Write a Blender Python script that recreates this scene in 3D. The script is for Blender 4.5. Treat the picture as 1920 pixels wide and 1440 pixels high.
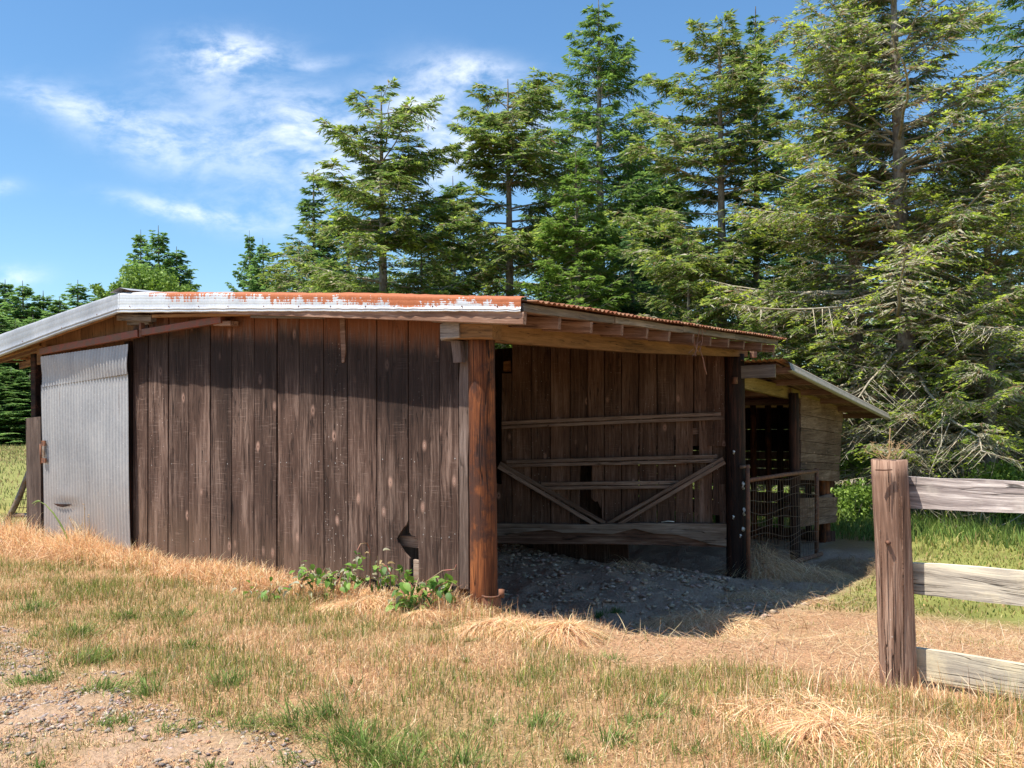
import bpy, math, random
import numpy as np
from mathutils import Matrix, Vector

random.seed(7)
RNG = np.random.default_rng(11)
sc = bpy.context.scene
for o in list(bpy.data.objects):
    bpy.data.objects.remove(o)

# ------------------------------------------------------------------ camera
F, CX, CY, ROLL, CAMZ = 1682.0, 960.0, 785.0, 0.010, 1.6
cam = bpy.data.cameras.new('camera')
cam.sensor_width = 36.0
cam.lens = F / 1920.0 * 36.0
cam.shift_y = (CY - 720.0) / 1920.0
cam.clip_start, cam.clip_end = 0.05, 6000.0
camo = bpy.data.objects.new('camera', cam)
sc.collection.objects.link(camo)
cr, sr = math.cos(ROLL), math.sin(ROLL)
camo.matrix_world = Matrix(((cr, sr, 0, 0), (0, 0, -1, 0), (-sr, cr, 0, CAMZ), (0, 0, 0, 1)))
sc.camera = camo

# ------------------------------------------------------------------ light
SUNV = Vector((-0.396, -0.18, 1.0)).normalized()          # towards the sun
sun = bpy.data.lights.new('sun', 'SUN')
sun.energy = 5.0
sun.angle = math.radians(0.5)
sun.color = (1.0, 0.93, 0.83)
suno = bpy.data.objects.new('sun', sun)
sc.collection.objects.link(suno)
suno.location = (-20, -10, 50)
suno.rotation_euler = SUNV.to_track_quat('Z', 'Y').to_euler()

world = bpy.data.worlds.new('World')
sc.world = world
world.use_nodes = True
SKY_STRENGTH = 0.094
sc.view_settings.view_transform = 'Standard'
sc.view_settings.look = 'None'
sc.view_settings.exposure = 0.86
sc.view_settings.gamma = 1.0
sc.view_settings.use_curve_mapping = False


class NT:
    """tiny node-tree helper"""
    def __init__(self, tree):
        self.t = tree
        self.t.nodes.clear()

    def n(self, kind, props=None, **ins):
        nd = self.t.nodes.new(kind)
        for k, v in (props or {}).items():
            setattr(nd, k, v)
        for k, v in ins.items():
            key = int(k[1:]) if k[0] == 'i' and k[1:].isdigit() else k.replace('_', ' ')
            sock = nd.inputs[key]
            if isinstance(v, bpy.types.NodeSocket):
                self.t.links.new(v, sock)
            else:
                sock.default_value = v
        return nd

    def math(self, op, a, b=0.0, c=0.0, clamp=False):
        nd = self.n('ShaderNodeMath', {'operation': op, 'use_clamp': clamp}, i0=a, i1=b)
        if op in ('MULTIPLY_ADD', 'SMOOTH_MIN'):
            if isinstance(c, bpy.types.NodeSocket):
                self.t.links.new(c, nd.inputs[2])
            else:
                nd.inputs[2].default_value = c
        return nd.outputs[0]

    def vmath(self, op, a, b):
        return self.n('ShaderNodeVectorMath', {'operation': op}, i0=a, i1=b).outputs[0]

    def mr(self, v, a, b, c=0.0, d=1.0):
        return self.n('ShaderNodeMapRange', {'interpolation_type': 'SMOOTHSTEP'}, i0=v, i1=a, i2=b, i3=c, i4=d).outputs[0]

    def mix(self, f, a, b, blend='MIX'):
        nd = self.t.nodes.new('ShaderNodeMix')
        nd.data_type = 'RGBA'
        nd.blend_type = blend
        for i, v in ((0, f), (6, a), (7, b)):
            if isinstance(v, bpy.types.NodeSocket):
                self.t.links.new(v, nd.inputs[i])
            else:
                nd.inputs[i].default_value = v if i == 0 else c4(v)
        return nd.outputs[2]

    def noise(self, vec, scale, detail=3.0, rough=0.55, dist=0.0):
        return self.n('ShaderNodeTexNoise', None, Vector=vec, Scale=scale, Detail=detail, Roughness=rough, Distortion=dist).outputs[0]

    def mapping(self, vec, scale, loc=(0, 0, 0)):
        return self.n('ShaderNodeMapping', None, Vector=vec, Scale=scale, Location=loc).outputs[0]

    def ramp(self, fac, stops):
        nd = self.n('ShaderNodeValToRGB', None, Fac=fac)
        el = nd.color_ramp.elements
        while len(el) > 1:
            el.remove(el[-1])
        el[0].position, el[0].color = stops[0][0], c4(stops[0][1])
        for p, c in stops[1:]:
            e = el.new(p)
            e.color = c4(c)
        return nd.outputs[0]


def c4(c):
    return (c[0], c[1], c[2], 1.0)


# sky with thin cloud
w = NT(world.node_tree)
sky = w.n('ShaderNodeTexSky', {'sky_type': 'NISHITA', 'sun_disc': False,
                               'sun_elevation': math.asin(SUNV.z),
                               'sun_rotation': math.atan2(SUNV.x, SUNV.y),
                               'altitude': 150.0, 'air_density': 1.15, 'dust_density': 0.25, 'ozone_density': 2.8})
tc = w.n('ShaderNodeTexCoord').outputs['Generated']
sp = w.n('ShaderNodeSeparateXYZ', None, i0=tc)
yy = w.math('MAXIMUM', w.math('ABSOLUTE', sp.outputs[1]), 0.05)
s_ = w.math('DIVIDE', sp.outputs[0], yy)
t_ = w.math('DIVIDE', sp.outputs[2], yy)
cb = w.n('ShaderNodeCombineXYZ', None, i0=s_, i1=t_, i2=0.0).outputs[0]
warp = w.n('ShaderNodeTexNoise', None, Vector=cb, Scale=5.0, Detail=4.0)
cbw = w.vmath('ADD', cb, w.n('ShaderNodeVectorMath', {'operation': 'SCALE'}, i0=w.vmath('SUBTRACT', warp.outputs[1], (0.5, 0.5, 0.5)), Scale=0.045).outputs[0])
blobs = [(435, 90, 95, 34, 1.25, 0.0), (420, 150, 110, 40, .35, 0.1), (215, 205, 170, 40, .42, .25), (290, 270, 110, 40, .5, .3), (130, 185, 110, 26, .30, .3),
         (520, 265, 170, 75, .62, .1), (600, 220, 90, 55, .5, 0), (800, 190, 80, 60, .72, .3), (900, 138, 80, 26, .95, .08), (820, 270, 110, 70, .8, 0.0), (700, 330, 130, 50, .55, 0),
         (1010, 260, 120, 80, .4, 0), (350, 392, 120, 16, .75, .16), (590, 110, 60, 12, .4, -.05), (15, 503, 55, 16, .7, 0), (500, 400, 110, 40, .35, .1), (0, 345, 40, 14, .5, 0)]
tot = None
for (bx, by, rx, ry, st, an) in blobs:
    sx = w.math('SUBTRACT', s_w if False else w.n('ShaderNodeSeparateXYZ', None, i0=cbw).outputs[0], (bx - CX) / F)
    sy = w.math('SUBTRACT', w.n('ShaderNodeSeparateXYZ', None, i0=cbw).outputs[1], (CY - by) / F)
    ca, sa = math.cos(an), math.sin(an)
    # image slope: positive an = falling to the right
    a = w.math('ADD', w.math('MULTIPLY', sx, ca * F / rx), w.math('MULTIPLY', sy, -sa * F / rx))
    b = w.math('ADD', w.math('MULTIPLY', sx, sa * F / ry), w.math('MULTIPLY', sy, ca * F / ry))
    d = w.math('ADD', w.math('MULTIPLY', a, a), w.math('MULTIPLY', b, b))
    g = w.math('MULTIPLY', w.math('POWER', 2.718, w.math('MULTIPLY', d, -1.0)), st)
    tot = g if tot is None else w.math('ADD', tot, g)
far = w.mr(w.noise(w.mapping(tc, (1.0, 1.0, 2.2), (3, 1, 0)), 2.6, 5.0, 0.6), 0.60, 0.80, 0.0, 0.35)
offv = w.mr(w.math('ABSOLUTE', s_), 0.62, 1.0)
tot = w.math('ADD', tot, w.math('MULTIPLY', far, offv))
wisp = w.noise(w.mapping(cbw, (1.0, 1.8, 1.0)), 13.0, 8.0, 0.62, 0.25)
wisp2 = w.noise(w.mapping(cbw, (1.0, 2.2, 1.0), (4, 2, 0)), 34.0, 6.0, 0.6, 0.2)
wf = w.math('ADD', w.math('MULTIPLY', wisp, 0.7), w.math('MULTIPLY', wisp2, 0.3))
cl = w.math('MULTIPLY', tot, w.mr(wf, 0.33, 0.68), clamp=True)
cl = w.math('MULTIPLY', cl, 0.85)
hsv = w.n('ShaderNodeHueSaturation', None, Saturation=1.12, Value=1.0, Color=sky.outputs[0])
skyc = w.mix(1.0, hsv.outputs[0], (0.87, 1.01, 1.06), 'MULTIPLY')
cc = 0.86 / SKY_STRENGTH
col = w.mix(cl, skyc, (cc * .90, cc * .93, cc))
bg = w.n('ShaderNodeBackground', None, Color=col, Strength=SKY_STRENGTH)
w.n('ShaderNodeOutputWorld', None, Surface=bg.outputs[0])

# ------------------------------------------------------------------ frames
E1 = np.array([0.5763, 0.8172, 0.0])      # along the eave side, away
E2 = np.array([-0.8172, 0.5763, 0.0])     # along the gable wall, to the left
EZ = np.array([0.0, 0.0, 1.0])
A0 = np.array([-0.245, 7.5, 0.0])
CAM = np.array([0, 0, CAMZ])


def ray(x, y):
    dx, dy = x - CX, y - CY
    return np.array([(dx * cr - dy * sr) / F, 1.0, -(dx * sr + dy * cr) / F])


def proj(P):
    """world -> photo pixels, for sampling densities on the ground (vectorised)"""
    P = np.asarray(P, float)
    a = P[..., 0] / P[..., 1] * F
    b = -(P[..., 2] - CAMZ) / P[..., 1] * F
    return CX + a * cr + b * sr, CY - a * sr + b * cr


def hit(x, y, P, N):
    d = ray(x, y)
    t = np.dot(P - CAM, N) / np.dot(d, N)
    return CAM + d * t


def B(u, v, z):
    return A0 + E2 * u + E1 * v + EZ * z


def gv(x, y, v=0.0):
    """pixel -> (u, z) on the plane parallel to the gable wall"""
    p = hit(x, y, B(0, v, 0), E1)
    return float(np.dot(p - A0, E2)), float(p[2])


def eu(x, y, u=0.0):
    p = hit(x, y, B(u, 0, 0), E2)
    return float(np.dot(p - A0, E1)), float(p[2])


def at(x, y, Y):
    return CAM + ray(x, y) * Y


def sst(x, a, b):
    t = np.clip((x - a) / (b - a), 0, 1)
    return t * t * (3 - 2 * t)


# cheap value noise for terrain and masks
_tab = np.random.default_rng(5).random((256, 256))


def vn(x, y, s):
    x = np.asarray(x, float) / s + 1000.3
    y = np.asarray(y, float) / s + 1000.7
    xi, yi = np.floor(x).astype(int), np.floor(y).astype(int)
    fx, fy = x - xi, y - yi
    fx, fy = fx * fx * (3 - 2 * fx), fy * fy * (3 - 2 * fy)
    g = lambda i, j: _tab[i % 256, j % 256]
    return (g(xi, yi) * (1 - fx) + g(xi + 1, yi) * fx) * (1 - fy) + (g(xi, yi + 1) * (1 - fx) + g(xi + 1, yi + 1) * fx) * fy


def gz(X, Y):
    X, Y = np.asarray(X, float), np.asarray(Y, float)
    rx, ry = X - A0[0], Y - A0[1]
    v = rx * E1[0] + ry * E1[1]
    u = rx * E2[0] + ry * E2[1]
    bb = sst(u, 6.5, 1.5)
    wide = 0.85 + 3.2 * sst(-u, 1.4, 3.0)
    a = sst(v, -0.15, wide)
    z = -(0.38 * a + 0.2 * sst(v, 0.8, 6.0)) * bb
    z = z + 0.05 * (vn(X, Y, 1.7) - .5) + 0.03 * (vn(X, Y, .5) - .5)
    far = sst(np.hypot(X, Y), 18, 60)
    z = z + far * 0.5 * (vn(X, Y, 31.0) - .5)
    bay = sst(v, .3, 1.2) * sst(v, 5.6, 5.0) * sst(u, -.5, .4) * bb
    z = z + bay * (0.12 * sst(v, 2.0, 4.5) + 0.09 * (vn(X, Y, .33) - .5) + .05 * (vn(X, Y, .13) - .5))
    return z


COL = sc.collection


# ------------------------------------------------------------------ object helpers
def mesh_np(name, verts, groups, smooth=False, col=None, attrs=None):
    me = bpy.data.meshes.new(name)
    verts = np.asarray(verts, np.float32)
    me.vertices.add(len(verts))
    me.vertices.foreach_set('co', verts.ravel())
    idx, starts, n = [], [], 0
    for g in groups:
        g = np.asarray(g, np.int32)
        if not len(g):
            continue
        idx.append(g.ravel())
        starts.append(n + np.arange(len(g), dtype=np.int32) * g.shape[1])
        n += g.size
    idx, starts = np.concatenate(idx), np.concatenate(starts)
    me.loops.add(len(idx))
    me.loops.foreach_set('vertex_index', idx)
    me.polygons.add(len(starts))
    me.polygons.foreach_set('loop_start', starts)
    if smooth:
        me.polygons.foreach_set('use_smooth', np.ones(len(starts), bool))
    if col is not None:
        at_ = me.attributes.new('col', 'FLOAT_COLOR', 'POINT')
        c = np.ones((len(verts), 4), np.float32)
        c[:, :3] = col
        at_.data.foreach_set('color', c.ravel())
    for k, vv in (attrs or {}).items():
        a_ = me.attributes.new(k, 'FLOAT', 'POINT')
        a_.data.foreach_set('value', np.asarray(vv, np.float32))
    me.update(calc_edges=True)
    return me


def link(name, me, mat=None, parent=None, M=None):
    o = bpy.data.objects.new(name, me)
    COL.objects.link(o)
    if mat is not None and me is not None and not me.materials:
        me.materials.append(mat)
    M = M if M is not None else Matrix()
    if parent is not None:
        o.parent = parent
        r = parent
        while r.parent is not None:
            r = r.parent
        # parts keep an identity basis under the root, so the root's location is the only offset
        base = parent.matrix_basis if parent.parent is None else parent.parent.matrix_basis @ parent.matrix_basis
        o.matrix_basis = base.inverted() @ M
    else:
        o.matrix_basis = M
    return o


def tag(o, label=None, cat=None, group=None, kind=None):
    if label: o['label'] = label
    if cat: o['category'] = cat
    if group: o['group'] = group
    if kind: o['kind'] = kind
    return o


def thing(name, label, cat, loc, group=None):
    o = bpy.data.objects.new(name, None)
    o.empty_display_size = 0.2
    COL.objects.link(o)
    o.matrix_basis = Matrix.Translation(Vector(loc))
    return tag(o, label, cat, group)


def frame(O, X, Y, Z):
    return Matrix(((X[0], Y[0], Z[0], O[0]), (X[1], Y[1], Z[1], O[1]), (X[2], Y[2], Z[2], O[2]), (0, 0, 0, 1)))


def nrm(v):
    v = np.asarray(v, float)
    return v / np.linalg.norm(v)


def poly_mesh(name, pts, th, hh=None, cup=0.0):
    """extrude a 2-D outline (local x, z) by thickness th along local y (front face at y=0, back at +th)"""
    n = len(pts)
    vs = [(p[0], 0.0, p[1]) for p in pts] + [(p[0], th, p[1]) for p in pts]
    me = bpy.data.meshes.new(name)
    fs = [list(range(n)), list(range(2 * n - 1, n - 1, -1))]
    fs += [[i, i + n, (i + 1) % n + n, (i + 1) % n] for i in range(n)]
    me.from_pydata(vs, [], fs)
    if hh is not None:
        a = me.attributes.new('hh', 'FLOAT', 'POINT')
        a.data.foreach_set('value', np.asarray([hh(p) for p in pts] * 2, np.float32))
    me.update()
    return me


def board(name, parent, O, X, Z, pts, th, mat, hh=None):
    """a board whose front face carries the outline pts; X across, Z up; normal = X x Z points away from viewer side"""
    X, Z = nrm(X), nrm(Z)
    Y = np.cross(Z, X)
    Y = nrm(Y)
    M = frame(O, X, Y, Z)
    return link(name, poly_mesh(name, pts, th, hh), mat, parent, M)


def wob_rect(x0, x1, z0, z1, k=3, amp=0.004, x0t=None, x1t=None, z0r=None, z1r=None):
    """rectangle outline with slightly wavering long (vertical) sides; x?t top x; z?r right-hand z"""
    x0t = x0 if x0t is None else x0t
    x1t = x1 if x1t is None else x1t
    z0r = z0 if z0r is None else z0r
    z1r = z1 if z1r is None else z1r
    pts = [(x0, z0), (x1, z0r)]
    for i in range(1, k):
        t = i / k
        pts.append((x1 + (x1t - x1) * t + random.uniform(-amp, amp), z0r + (z1r - z0r) * t))
    pts += [(x1t, z1r), (x0t, z1)]
    for i in range(k - 1, 0, -1):
        t = i / k
        pts.append((x0 + (x0t - x0) * t + random.uniform(-amp, amp), z0 + (z1 - z0) * t))
    return pts


def box_between(name, parent, P, Q, wdt, hgt, mat, up=(0, 0, 1), seg=4, jit=0.0):
    """a beam from P to Q; local X runs along it; wdt across, hgt along up"""
    P, Q = np.asarray(P, float), np.asarray(Q, float)
    X = nrm(Q - P)
    Y = nrm(np.cross(up, X))
    Z = np.cross(X, Y)
    L = np.linalg.norm(Q - P)
    vs, fs = [], []
    ch = min(wdt, hgt) * .08
    prof = [(-wdt / 2 + ch, -hgt / 2), (wdt / 2 - ch, -hgt / 2), (wdt / 2, -hgt / 2 + ch), (wdt / 2, hgt / 2 - ch), (wdt / 2 - ch, hgt / 2), (-wdt / 2 + ch, hgt / 2), (-wdt / 2, hgt / 2 - ch), (-wdt / 2, -hgt / 2 + ch)]
    for i in range(seg + 1):
        oy, oz = (random.uniform(-jit, jit), random.uniform(-jit, jit)) if jit else (0, 0)
        for (a, b) in prof:
            vs.append((L * i / seg, a + oy + random.uniform(-jit, jit) * .4, b + oz + random.uniform(-jit, jit) * .4))
    for i in range(seg):
        for j in range(8):
            k = (j + 1) % 8
            fs.append([i * 8 + j, i * 8 + k, (i + 1) * 8 + k, (i + 1) * 8 + j])
    fs.append(list(range(7, -1, -1)))
    fs.append(list(range(seg * 8, seg * 8 + 8)))
    me = bpy.data.meshes.new(name)
    me.from_pydata(vs, [], fs)
    me.update()
    return link(name, me, mat, parent, frame(P, X, Y, Z))


def tube_mesh(name, pts, rad, sides=8, cap=True, world=True):
    pts = np.asarray(pts, float)
    rad = np.broadcast_to(np.asarray(rad, float), (len(pts),))
    T = np.gradient(pts, axis=0)
    T /= np.linalg.norm(T, axis=1)[:, None] + 1e-9
    ref = np.array([0.0, 0, 1]) if abs(T[0][2]) < .9 else np.array([1.0, 0, 0])
    N = np.cross(T, ref)
    N /= np.linalg.norm(N, axis=1)[:, None] + 1e-9
    Bn = np.cross(T, N)
    an = np.arange(sides) / sides * 2 * math.pi
    V = pts[:, None, :] + rad[:, None, None] * (np.cos(an)[None, :, None] * N[:, None, :] + np.sin(an)[None, :, None] * Bn[:, None, :])
    n = len(pts)
    i, j = np.meshgrid(np.arange(n - 1), np.arange(sides), indexing='ij')
    k = (j + 1) % sides
    q = np.stack([i * sides + j, i * sides + k, (i + 1) * sides + k, (i + 1) * sides + j], -1).reshape(-1, 4)
    return V.reshape(-1, 3), q


def tube(name, parent, pts, rad, mat, sides=8, smooth=True):
    O = np.asarray(pts[0], float)
    V, q = tube_mesh(name, np.asarray(pts, float) - O, rad, sides)
    n = len(V)
    caps = [np.arange(sides)[::-1][None, :], (n - sides + np.arange(sides))[None, :]]
    me = mesh_np(name, V, [q] + caps, smooth)
    return link(name, me, mat, parent, Matrix.Translation(Vector(O)))


def join_tubes(specs):
    """specs: list of (pts, rad, sides) -> verts, quads"""
    V, Q, n = [], [], 0
    for pts, rad, s in specs:
        v, q = tube_mesh('', pts, rad, s)
        V.append(v); Q.append(q + n); n += len(v)
    return np.concatenate(V), np.concatenate(Q)


# ------------------------------------------------------------------ materials
def new_mat(name):
    m = bpy.data.materials.new(name)
    m.use_nodes = True
    return m, NT(m.node_tree)


def wood(name, dark, mid, light, axis='Z', knots=0.0, saw=0.0, top=None, rough=0.85, bump=0.5, streak=26.0, blotch=None, specks=0.0, hgrad=None, cracks=.85):
    m, t = new_mat(name)
    tcn = t.n('ShaderNodeTexCoord').outputs['Object']
    oi = t.n('ShaderNodeObjectInfo').outputs['Random']
    off = t.n('ShaderNodeCombineXYZ', None, i0=t.math('MULTIPLY', oi, 37.0), i1=t.math('MULTIPLY', oi, 91.0), i2=t.math('MULTIPLY', oi, 53.0)).outputs[0]
    v = t.vmath('ADD', tcn, off)
    al = {'Z': (1, 1, .045), 'X': (.045, 1, 1)}[axis]
    # gentle warp so the grain wanders
    wp = t.n('ShaderNodeTexNoise', None, Vector=t.mapping(v, {'Z': (3, 3, 1.2), 'X': (1.2, 3, 3)}[axis]), Scale=1.6, Detail=2.0)
    vw = t.vmath('ADD', v, t.n('ShaderNodeVectorMath', {'operation': 'SCALE'}, i0=t.vmath('SUBTRACT', wp.outputs[1], (.5, .5, .5)), Scale=0.05).outputs[0])
    g1 = t.noise(t.mapping(vw, al), streak, 6.0, 0.62)
    g2 = t.noise(t.mapping(vw, al), streak * 4.2, 5.0, 0.7)
    g3 = t.noise(t.mapping(v, {'Z': (1, 1, .35), 'X': (.35, 1, 1)}[axis]), 3.2, 3.0, 0.5)
    gm = t.math('ADD', t.math('MULTIPLY', g1, .55), t.math('MULTIPLY', g2, .45))
    c = t.ramp(t.math('ADD', t.math('MULTIPLY', gm, .72), t.math('MULTIPLY', g3, .28)), [(.36, dark), (.50, mid), (.61, light)])
    if cracks:
        ck = t.noise(t.mapping(vw, {'Z': (1, 1, .018), 'X': (.018, 1, 1)}[axis]), streak * 1.3, 2.0, .5)
        ckm = t.mr(t.math('ABSOLUTE', t.math('SUBTRACT', ck, .5)), .022, .004)
        ckb = t.mr(t.noise(t.mapping(v, {'Z': (6, 6, 1.2), 'X': (1.2, 6, 6)}[axis]), 1.7, 2.0), .42, .6)
        ckm = t.math('MULTIPLY', t.math('MULTIPLY', ckm, ckb), cracks)
        c = t.mix(ckm, c, [x * .25 for x in dark])
        gm = t.math('SUBTRACT', gm, t.math('MULTIPLY', ckm, 1.2))
    # per-board tone
    tone = t.math('MULTIPLY_ADD', t.math('FRACT', t.math('MULTIPLY', oi, 7.13)), .5, .74)
    c = t.mix(1.0, c, t.n('ShaderNodeCombineColor', None, i0=tone, i1=tone, i2=tone).outputs[0], 'MULTIPLY')
    h = gm
    if saw:
        sl = {'Z': (2.0, 2.0, 60.0), 'X': (60.0, 2.0, 2.0)}[axis]
        sm = t.noise(t.mapping(v, sl), 2.2, 4.0, 0.6)
        msk = t.mr(t.noise(t.mapping(v, (3, 3, 1.6)), 1.9, 2.0), .42, .68)
        f = t.math('MULTIPLY', t.math('MULTIPLY', t.mr(sm, .56, .70), msk), saw)
        c = t.mix(f, c, [x * 1.3 + .05 for x in light])
        h = t.math('ADD', h, t.math('MULTIPLY', sm, .25 * saw))
    if knots:
        sc_ = {'Z': (1.0, .2, .50), 'X': (.50, .2, 1.0)}[axis]
        kv = t.mapping(t.vmath('ADD', v, t.n('ShaderNodeVectorMath', {'operation': 'SCALE'}, i0=t.vmath('SUBTRACT', wp.outputs[1], (.5, .5, .5)), Scale=0.04).outputs[0]), sc_)
        vo = t.n('ShaderNodeTexVoronoi', {'feature': 'F1'}, Vector=kv, Scale=5.2, Randomness=1.0)
        d = vo.outputs['Distance']
        pick = t.mr(t.n('ShaderNodeSeparateColor', None, i0=vo.outputs['Color']).outputs[0], .62 - .25 * knots, .66 - .25 * knots)
        ring = t.math('MULTIPLY', t.mr(d, .19, .05), pick)
        core = t.math('MULTIPLY', t.mr(d, .065, .035), pick)
        rings = t.math('MULTIPLY_ADD', t.math('SINE', t.math('MULTIPLY', d, 210.0)), .5, .5)
        kc = t.mix(rings, [x * 1.9 + .03 for x in light], (light[0] * 1.3 + .04, light[1] * 1.0 + .02, light[2] * .9 + .01))
        c = t.mix(t.math('MULTIPLY', ring, .8), c, kc)
        c = t.mix(t.math('MULTIPLY', core, .8), c, (dark[0] * 1.6, dark[1] * 1.2, dark[2]))
        h = t.math('ADD', h, t.math('MULTIPLY', ring, .5))
    if blotch:
        bm = t.mr(t.noise(t.mapping(v, (1, 1, 1)), 3.0, 5.0, .65), .48, .62)
        c = t.mix(t.math('MULTIPLY', bm, blotch[1]), c, blotch[0])
    if specks:
        vs_ = t.n('ShaderNodeTexVoronoi', {'feature': 'F1'}, Vector=v, Scale=24.0)
        f = t.math('MULTIPLY', t.mr(vs_.outputs['Distance'], .16, .08), t.mr(t.n('ShaderNodeSeparateColor', None, i0=vs_.outputs['Color']).outputs[1], 1 - specks, 1 - specks + .02))
        c = t.mix(t.math('MULTIPLY', f, .8), c, (.5, .42, .36))
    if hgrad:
        # unweathered wood under the roof, then a dark weather line deepened with painted-in roof shade, then bleached; 'hh' = metres below the roof
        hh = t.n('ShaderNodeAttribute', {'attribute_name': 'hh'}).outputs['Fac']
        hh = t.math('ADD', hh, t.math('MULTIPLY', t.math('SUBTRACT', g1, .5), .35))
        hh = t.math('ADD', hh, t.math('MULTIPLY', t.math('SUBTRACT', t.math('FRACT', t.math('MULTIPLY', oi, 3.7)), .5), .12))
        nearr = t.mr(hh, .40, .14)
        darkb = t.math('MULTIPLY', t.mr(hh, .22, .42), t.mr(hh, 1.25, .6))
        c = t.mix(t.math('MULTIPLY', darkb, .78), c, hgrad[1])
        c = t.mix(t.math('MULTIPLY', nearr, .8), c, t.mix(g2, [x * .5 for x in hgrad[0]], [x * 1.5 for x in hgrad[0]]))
        # splashed soil tint at foot
        lo = t.mr(hh, 2.1, 2.75)
        c = t.mix(t.math('MULTIPLY', lo, .45), c, (.20, .125, .08))
    if top:
        # lichen / pale upper faces
        nz = t.n('ShaderNodeSeparateXYZ', None, i0=t.n('ShaderNodeNewGeometry').outputs['Normal']).outputs[2]
        c = t.mix(t.math('MULTIPLY', t.mr(nz, .3, .9), top[1]), c, top[0])
    bp = t.n('ShaderNodeBump', None, Strength=bump, Distance=0.006, Height=h)
    bs = t.n('ShaderNodeBsdfPrincipled', None, Base_Color=c, Roughness=rough, Normal=bp.outputs[0])
    bs.inputs['Specular IOR Level'].default_value = 0.25
    t.n('ShaderNodeOutputMaterial', None, Surface=bs.outputs[0])
    return m


def simple(name, c, rough=.8, metal=0.0, c2=None, sc_=8.0, bump=.2, lo=.4, hi=.6, det=5.0):
    m, t = new_mat(name)
    v = t.n('ShaderNodeTexCoord').outputs['Object']
    nz = t.noise(v, sc_, det, .65)
    colr = t.mix(t.mr(nz, lo, hi), c, c2 if c2 else [x * .7 for x in c])
    bp = t.n('ShaderNodeBump', None, Strength=bump, Distance=.004, Height=nz)
    bs = t.n('ShaderNodeBsdfPrincipled', None, Base_Color=colr, Roughness=rough, Metallic=metal, Normal=bp.outputs[0])
    t.n('ShaderNodeOutputMaterial', None, Surface=bs.outputs[0])
    return m


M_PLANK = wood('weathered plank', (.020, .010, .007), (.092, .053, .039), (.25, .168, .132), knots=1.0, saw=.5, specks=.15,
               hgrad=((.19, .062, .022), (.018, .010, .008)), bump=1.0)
M_INNER = wood('inner plank', (.045, .020, .012), (.125, .065, .040), (.23, .14, .10), knots=.5, saw=.4, bump=.6, specks=.12)
M_RAILIN = wood('inner rail', (.10, .06, .04), (.22, .14, .10), (.36, .26, .20), axis='X', bump=.5)
M_GREY = wood('grey board', (.10, .08, .07), (.20, .165, .14), (.33, .28, .24), axis='X', bump=.6)
M_GREYV = wood('grey upright board', (.05, .032, .026), (.12, .083, .067), (.22, .165, .14), bump=.6)
M_BEAM = wood('orange beam', (.115, .055, .020), (.25, .125, .048), (.36, .19, .08), axis='X', bump=.35, saw=.2)
M_RAFTER = wood('rafter', (.09, .045, .028), (.20, .112, .075), (.36, .24, .18), axis='X', bump=.4)
M_ROT = wood('rotten log', (.09, .055, .035), (.27, .19, .14), (.42, .33, .26), axis='X', bump=1.0, streak=14)
M_ROTD = wood('rotten heart', (.03, .015, .010), (.12, .060, .038), (.26, .16, .11), axis='X', bump=1.0, streak=14)
M_POST = wood('creosote post', (.026, .010, .007), (.14, .045, .017), (.34, .115, .038), bump=1.4, streak=18, blotch=((.045, .024, .020), .8), cracks=1.0)
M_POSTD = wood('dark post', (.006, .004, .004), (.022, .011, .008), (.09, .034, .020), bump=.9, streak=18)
M_FPOST = wood('fence post wood', (.045, .024, .016), (.205, .120, .083), (.42, .285, .21), bump=1.0, streak=22, specks=.1)
M_FRAIL = wood('fence rail wood', (.07, .055, .045), (.40, .355, .29), (.66, .59, .45), axis='X', bump=1.0, streak=20, blotch=((.74, .64, .42), .5))
M_FRAILG = wood('grey fence rail wood', (.06, .05, .05), (.28, .235, .22), (.62, .56, .52), axis='X', bump=1.0, streak=20, blotch=((.66, .60, .52), .35))
M_SIDING = wood('side siding', (.06, .032, .020), (.155, .092, .062), (.28, .185, .135), axis='X', bump=.6, knots=.3, blotch=((.10, .05, .03), .5))
M_MOSSY = wood('mossy beam', (.12, .08, .03), (.26, .175, .06), (.38, .27, .12), axis='X', bump=.4)
M_GABLE = wood('gable board', (.14, .065, .028), (.25, .125, .055), (.36, .19, .09), bump=.4)
M_REDRUST = simple('red oxide steel', (.21, .05, .026), .6, 0.1, (.14, .06, .035), 9, .2)
M_RUST = simple('rust', (.22, .09, .045), .8, 0.1, (.12, .055, .035), 20, .4)
M_WIRE = simple('old wire', (.13, .09, .07), .6, .5, (.2, .12, .08), 30, .1)
M_PIPE = simple('grey pipe', (.27, .23, .20), .6, .3, (.2, .12, .07), 10, .2)
M_WHITE = simple('white plastic', (.75, .75, .72), .5, 0, (.6, .58, .5), 30, .1)
M_NAIL = simple('nail', (.5, .47, .45), .5, .6)


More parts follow.
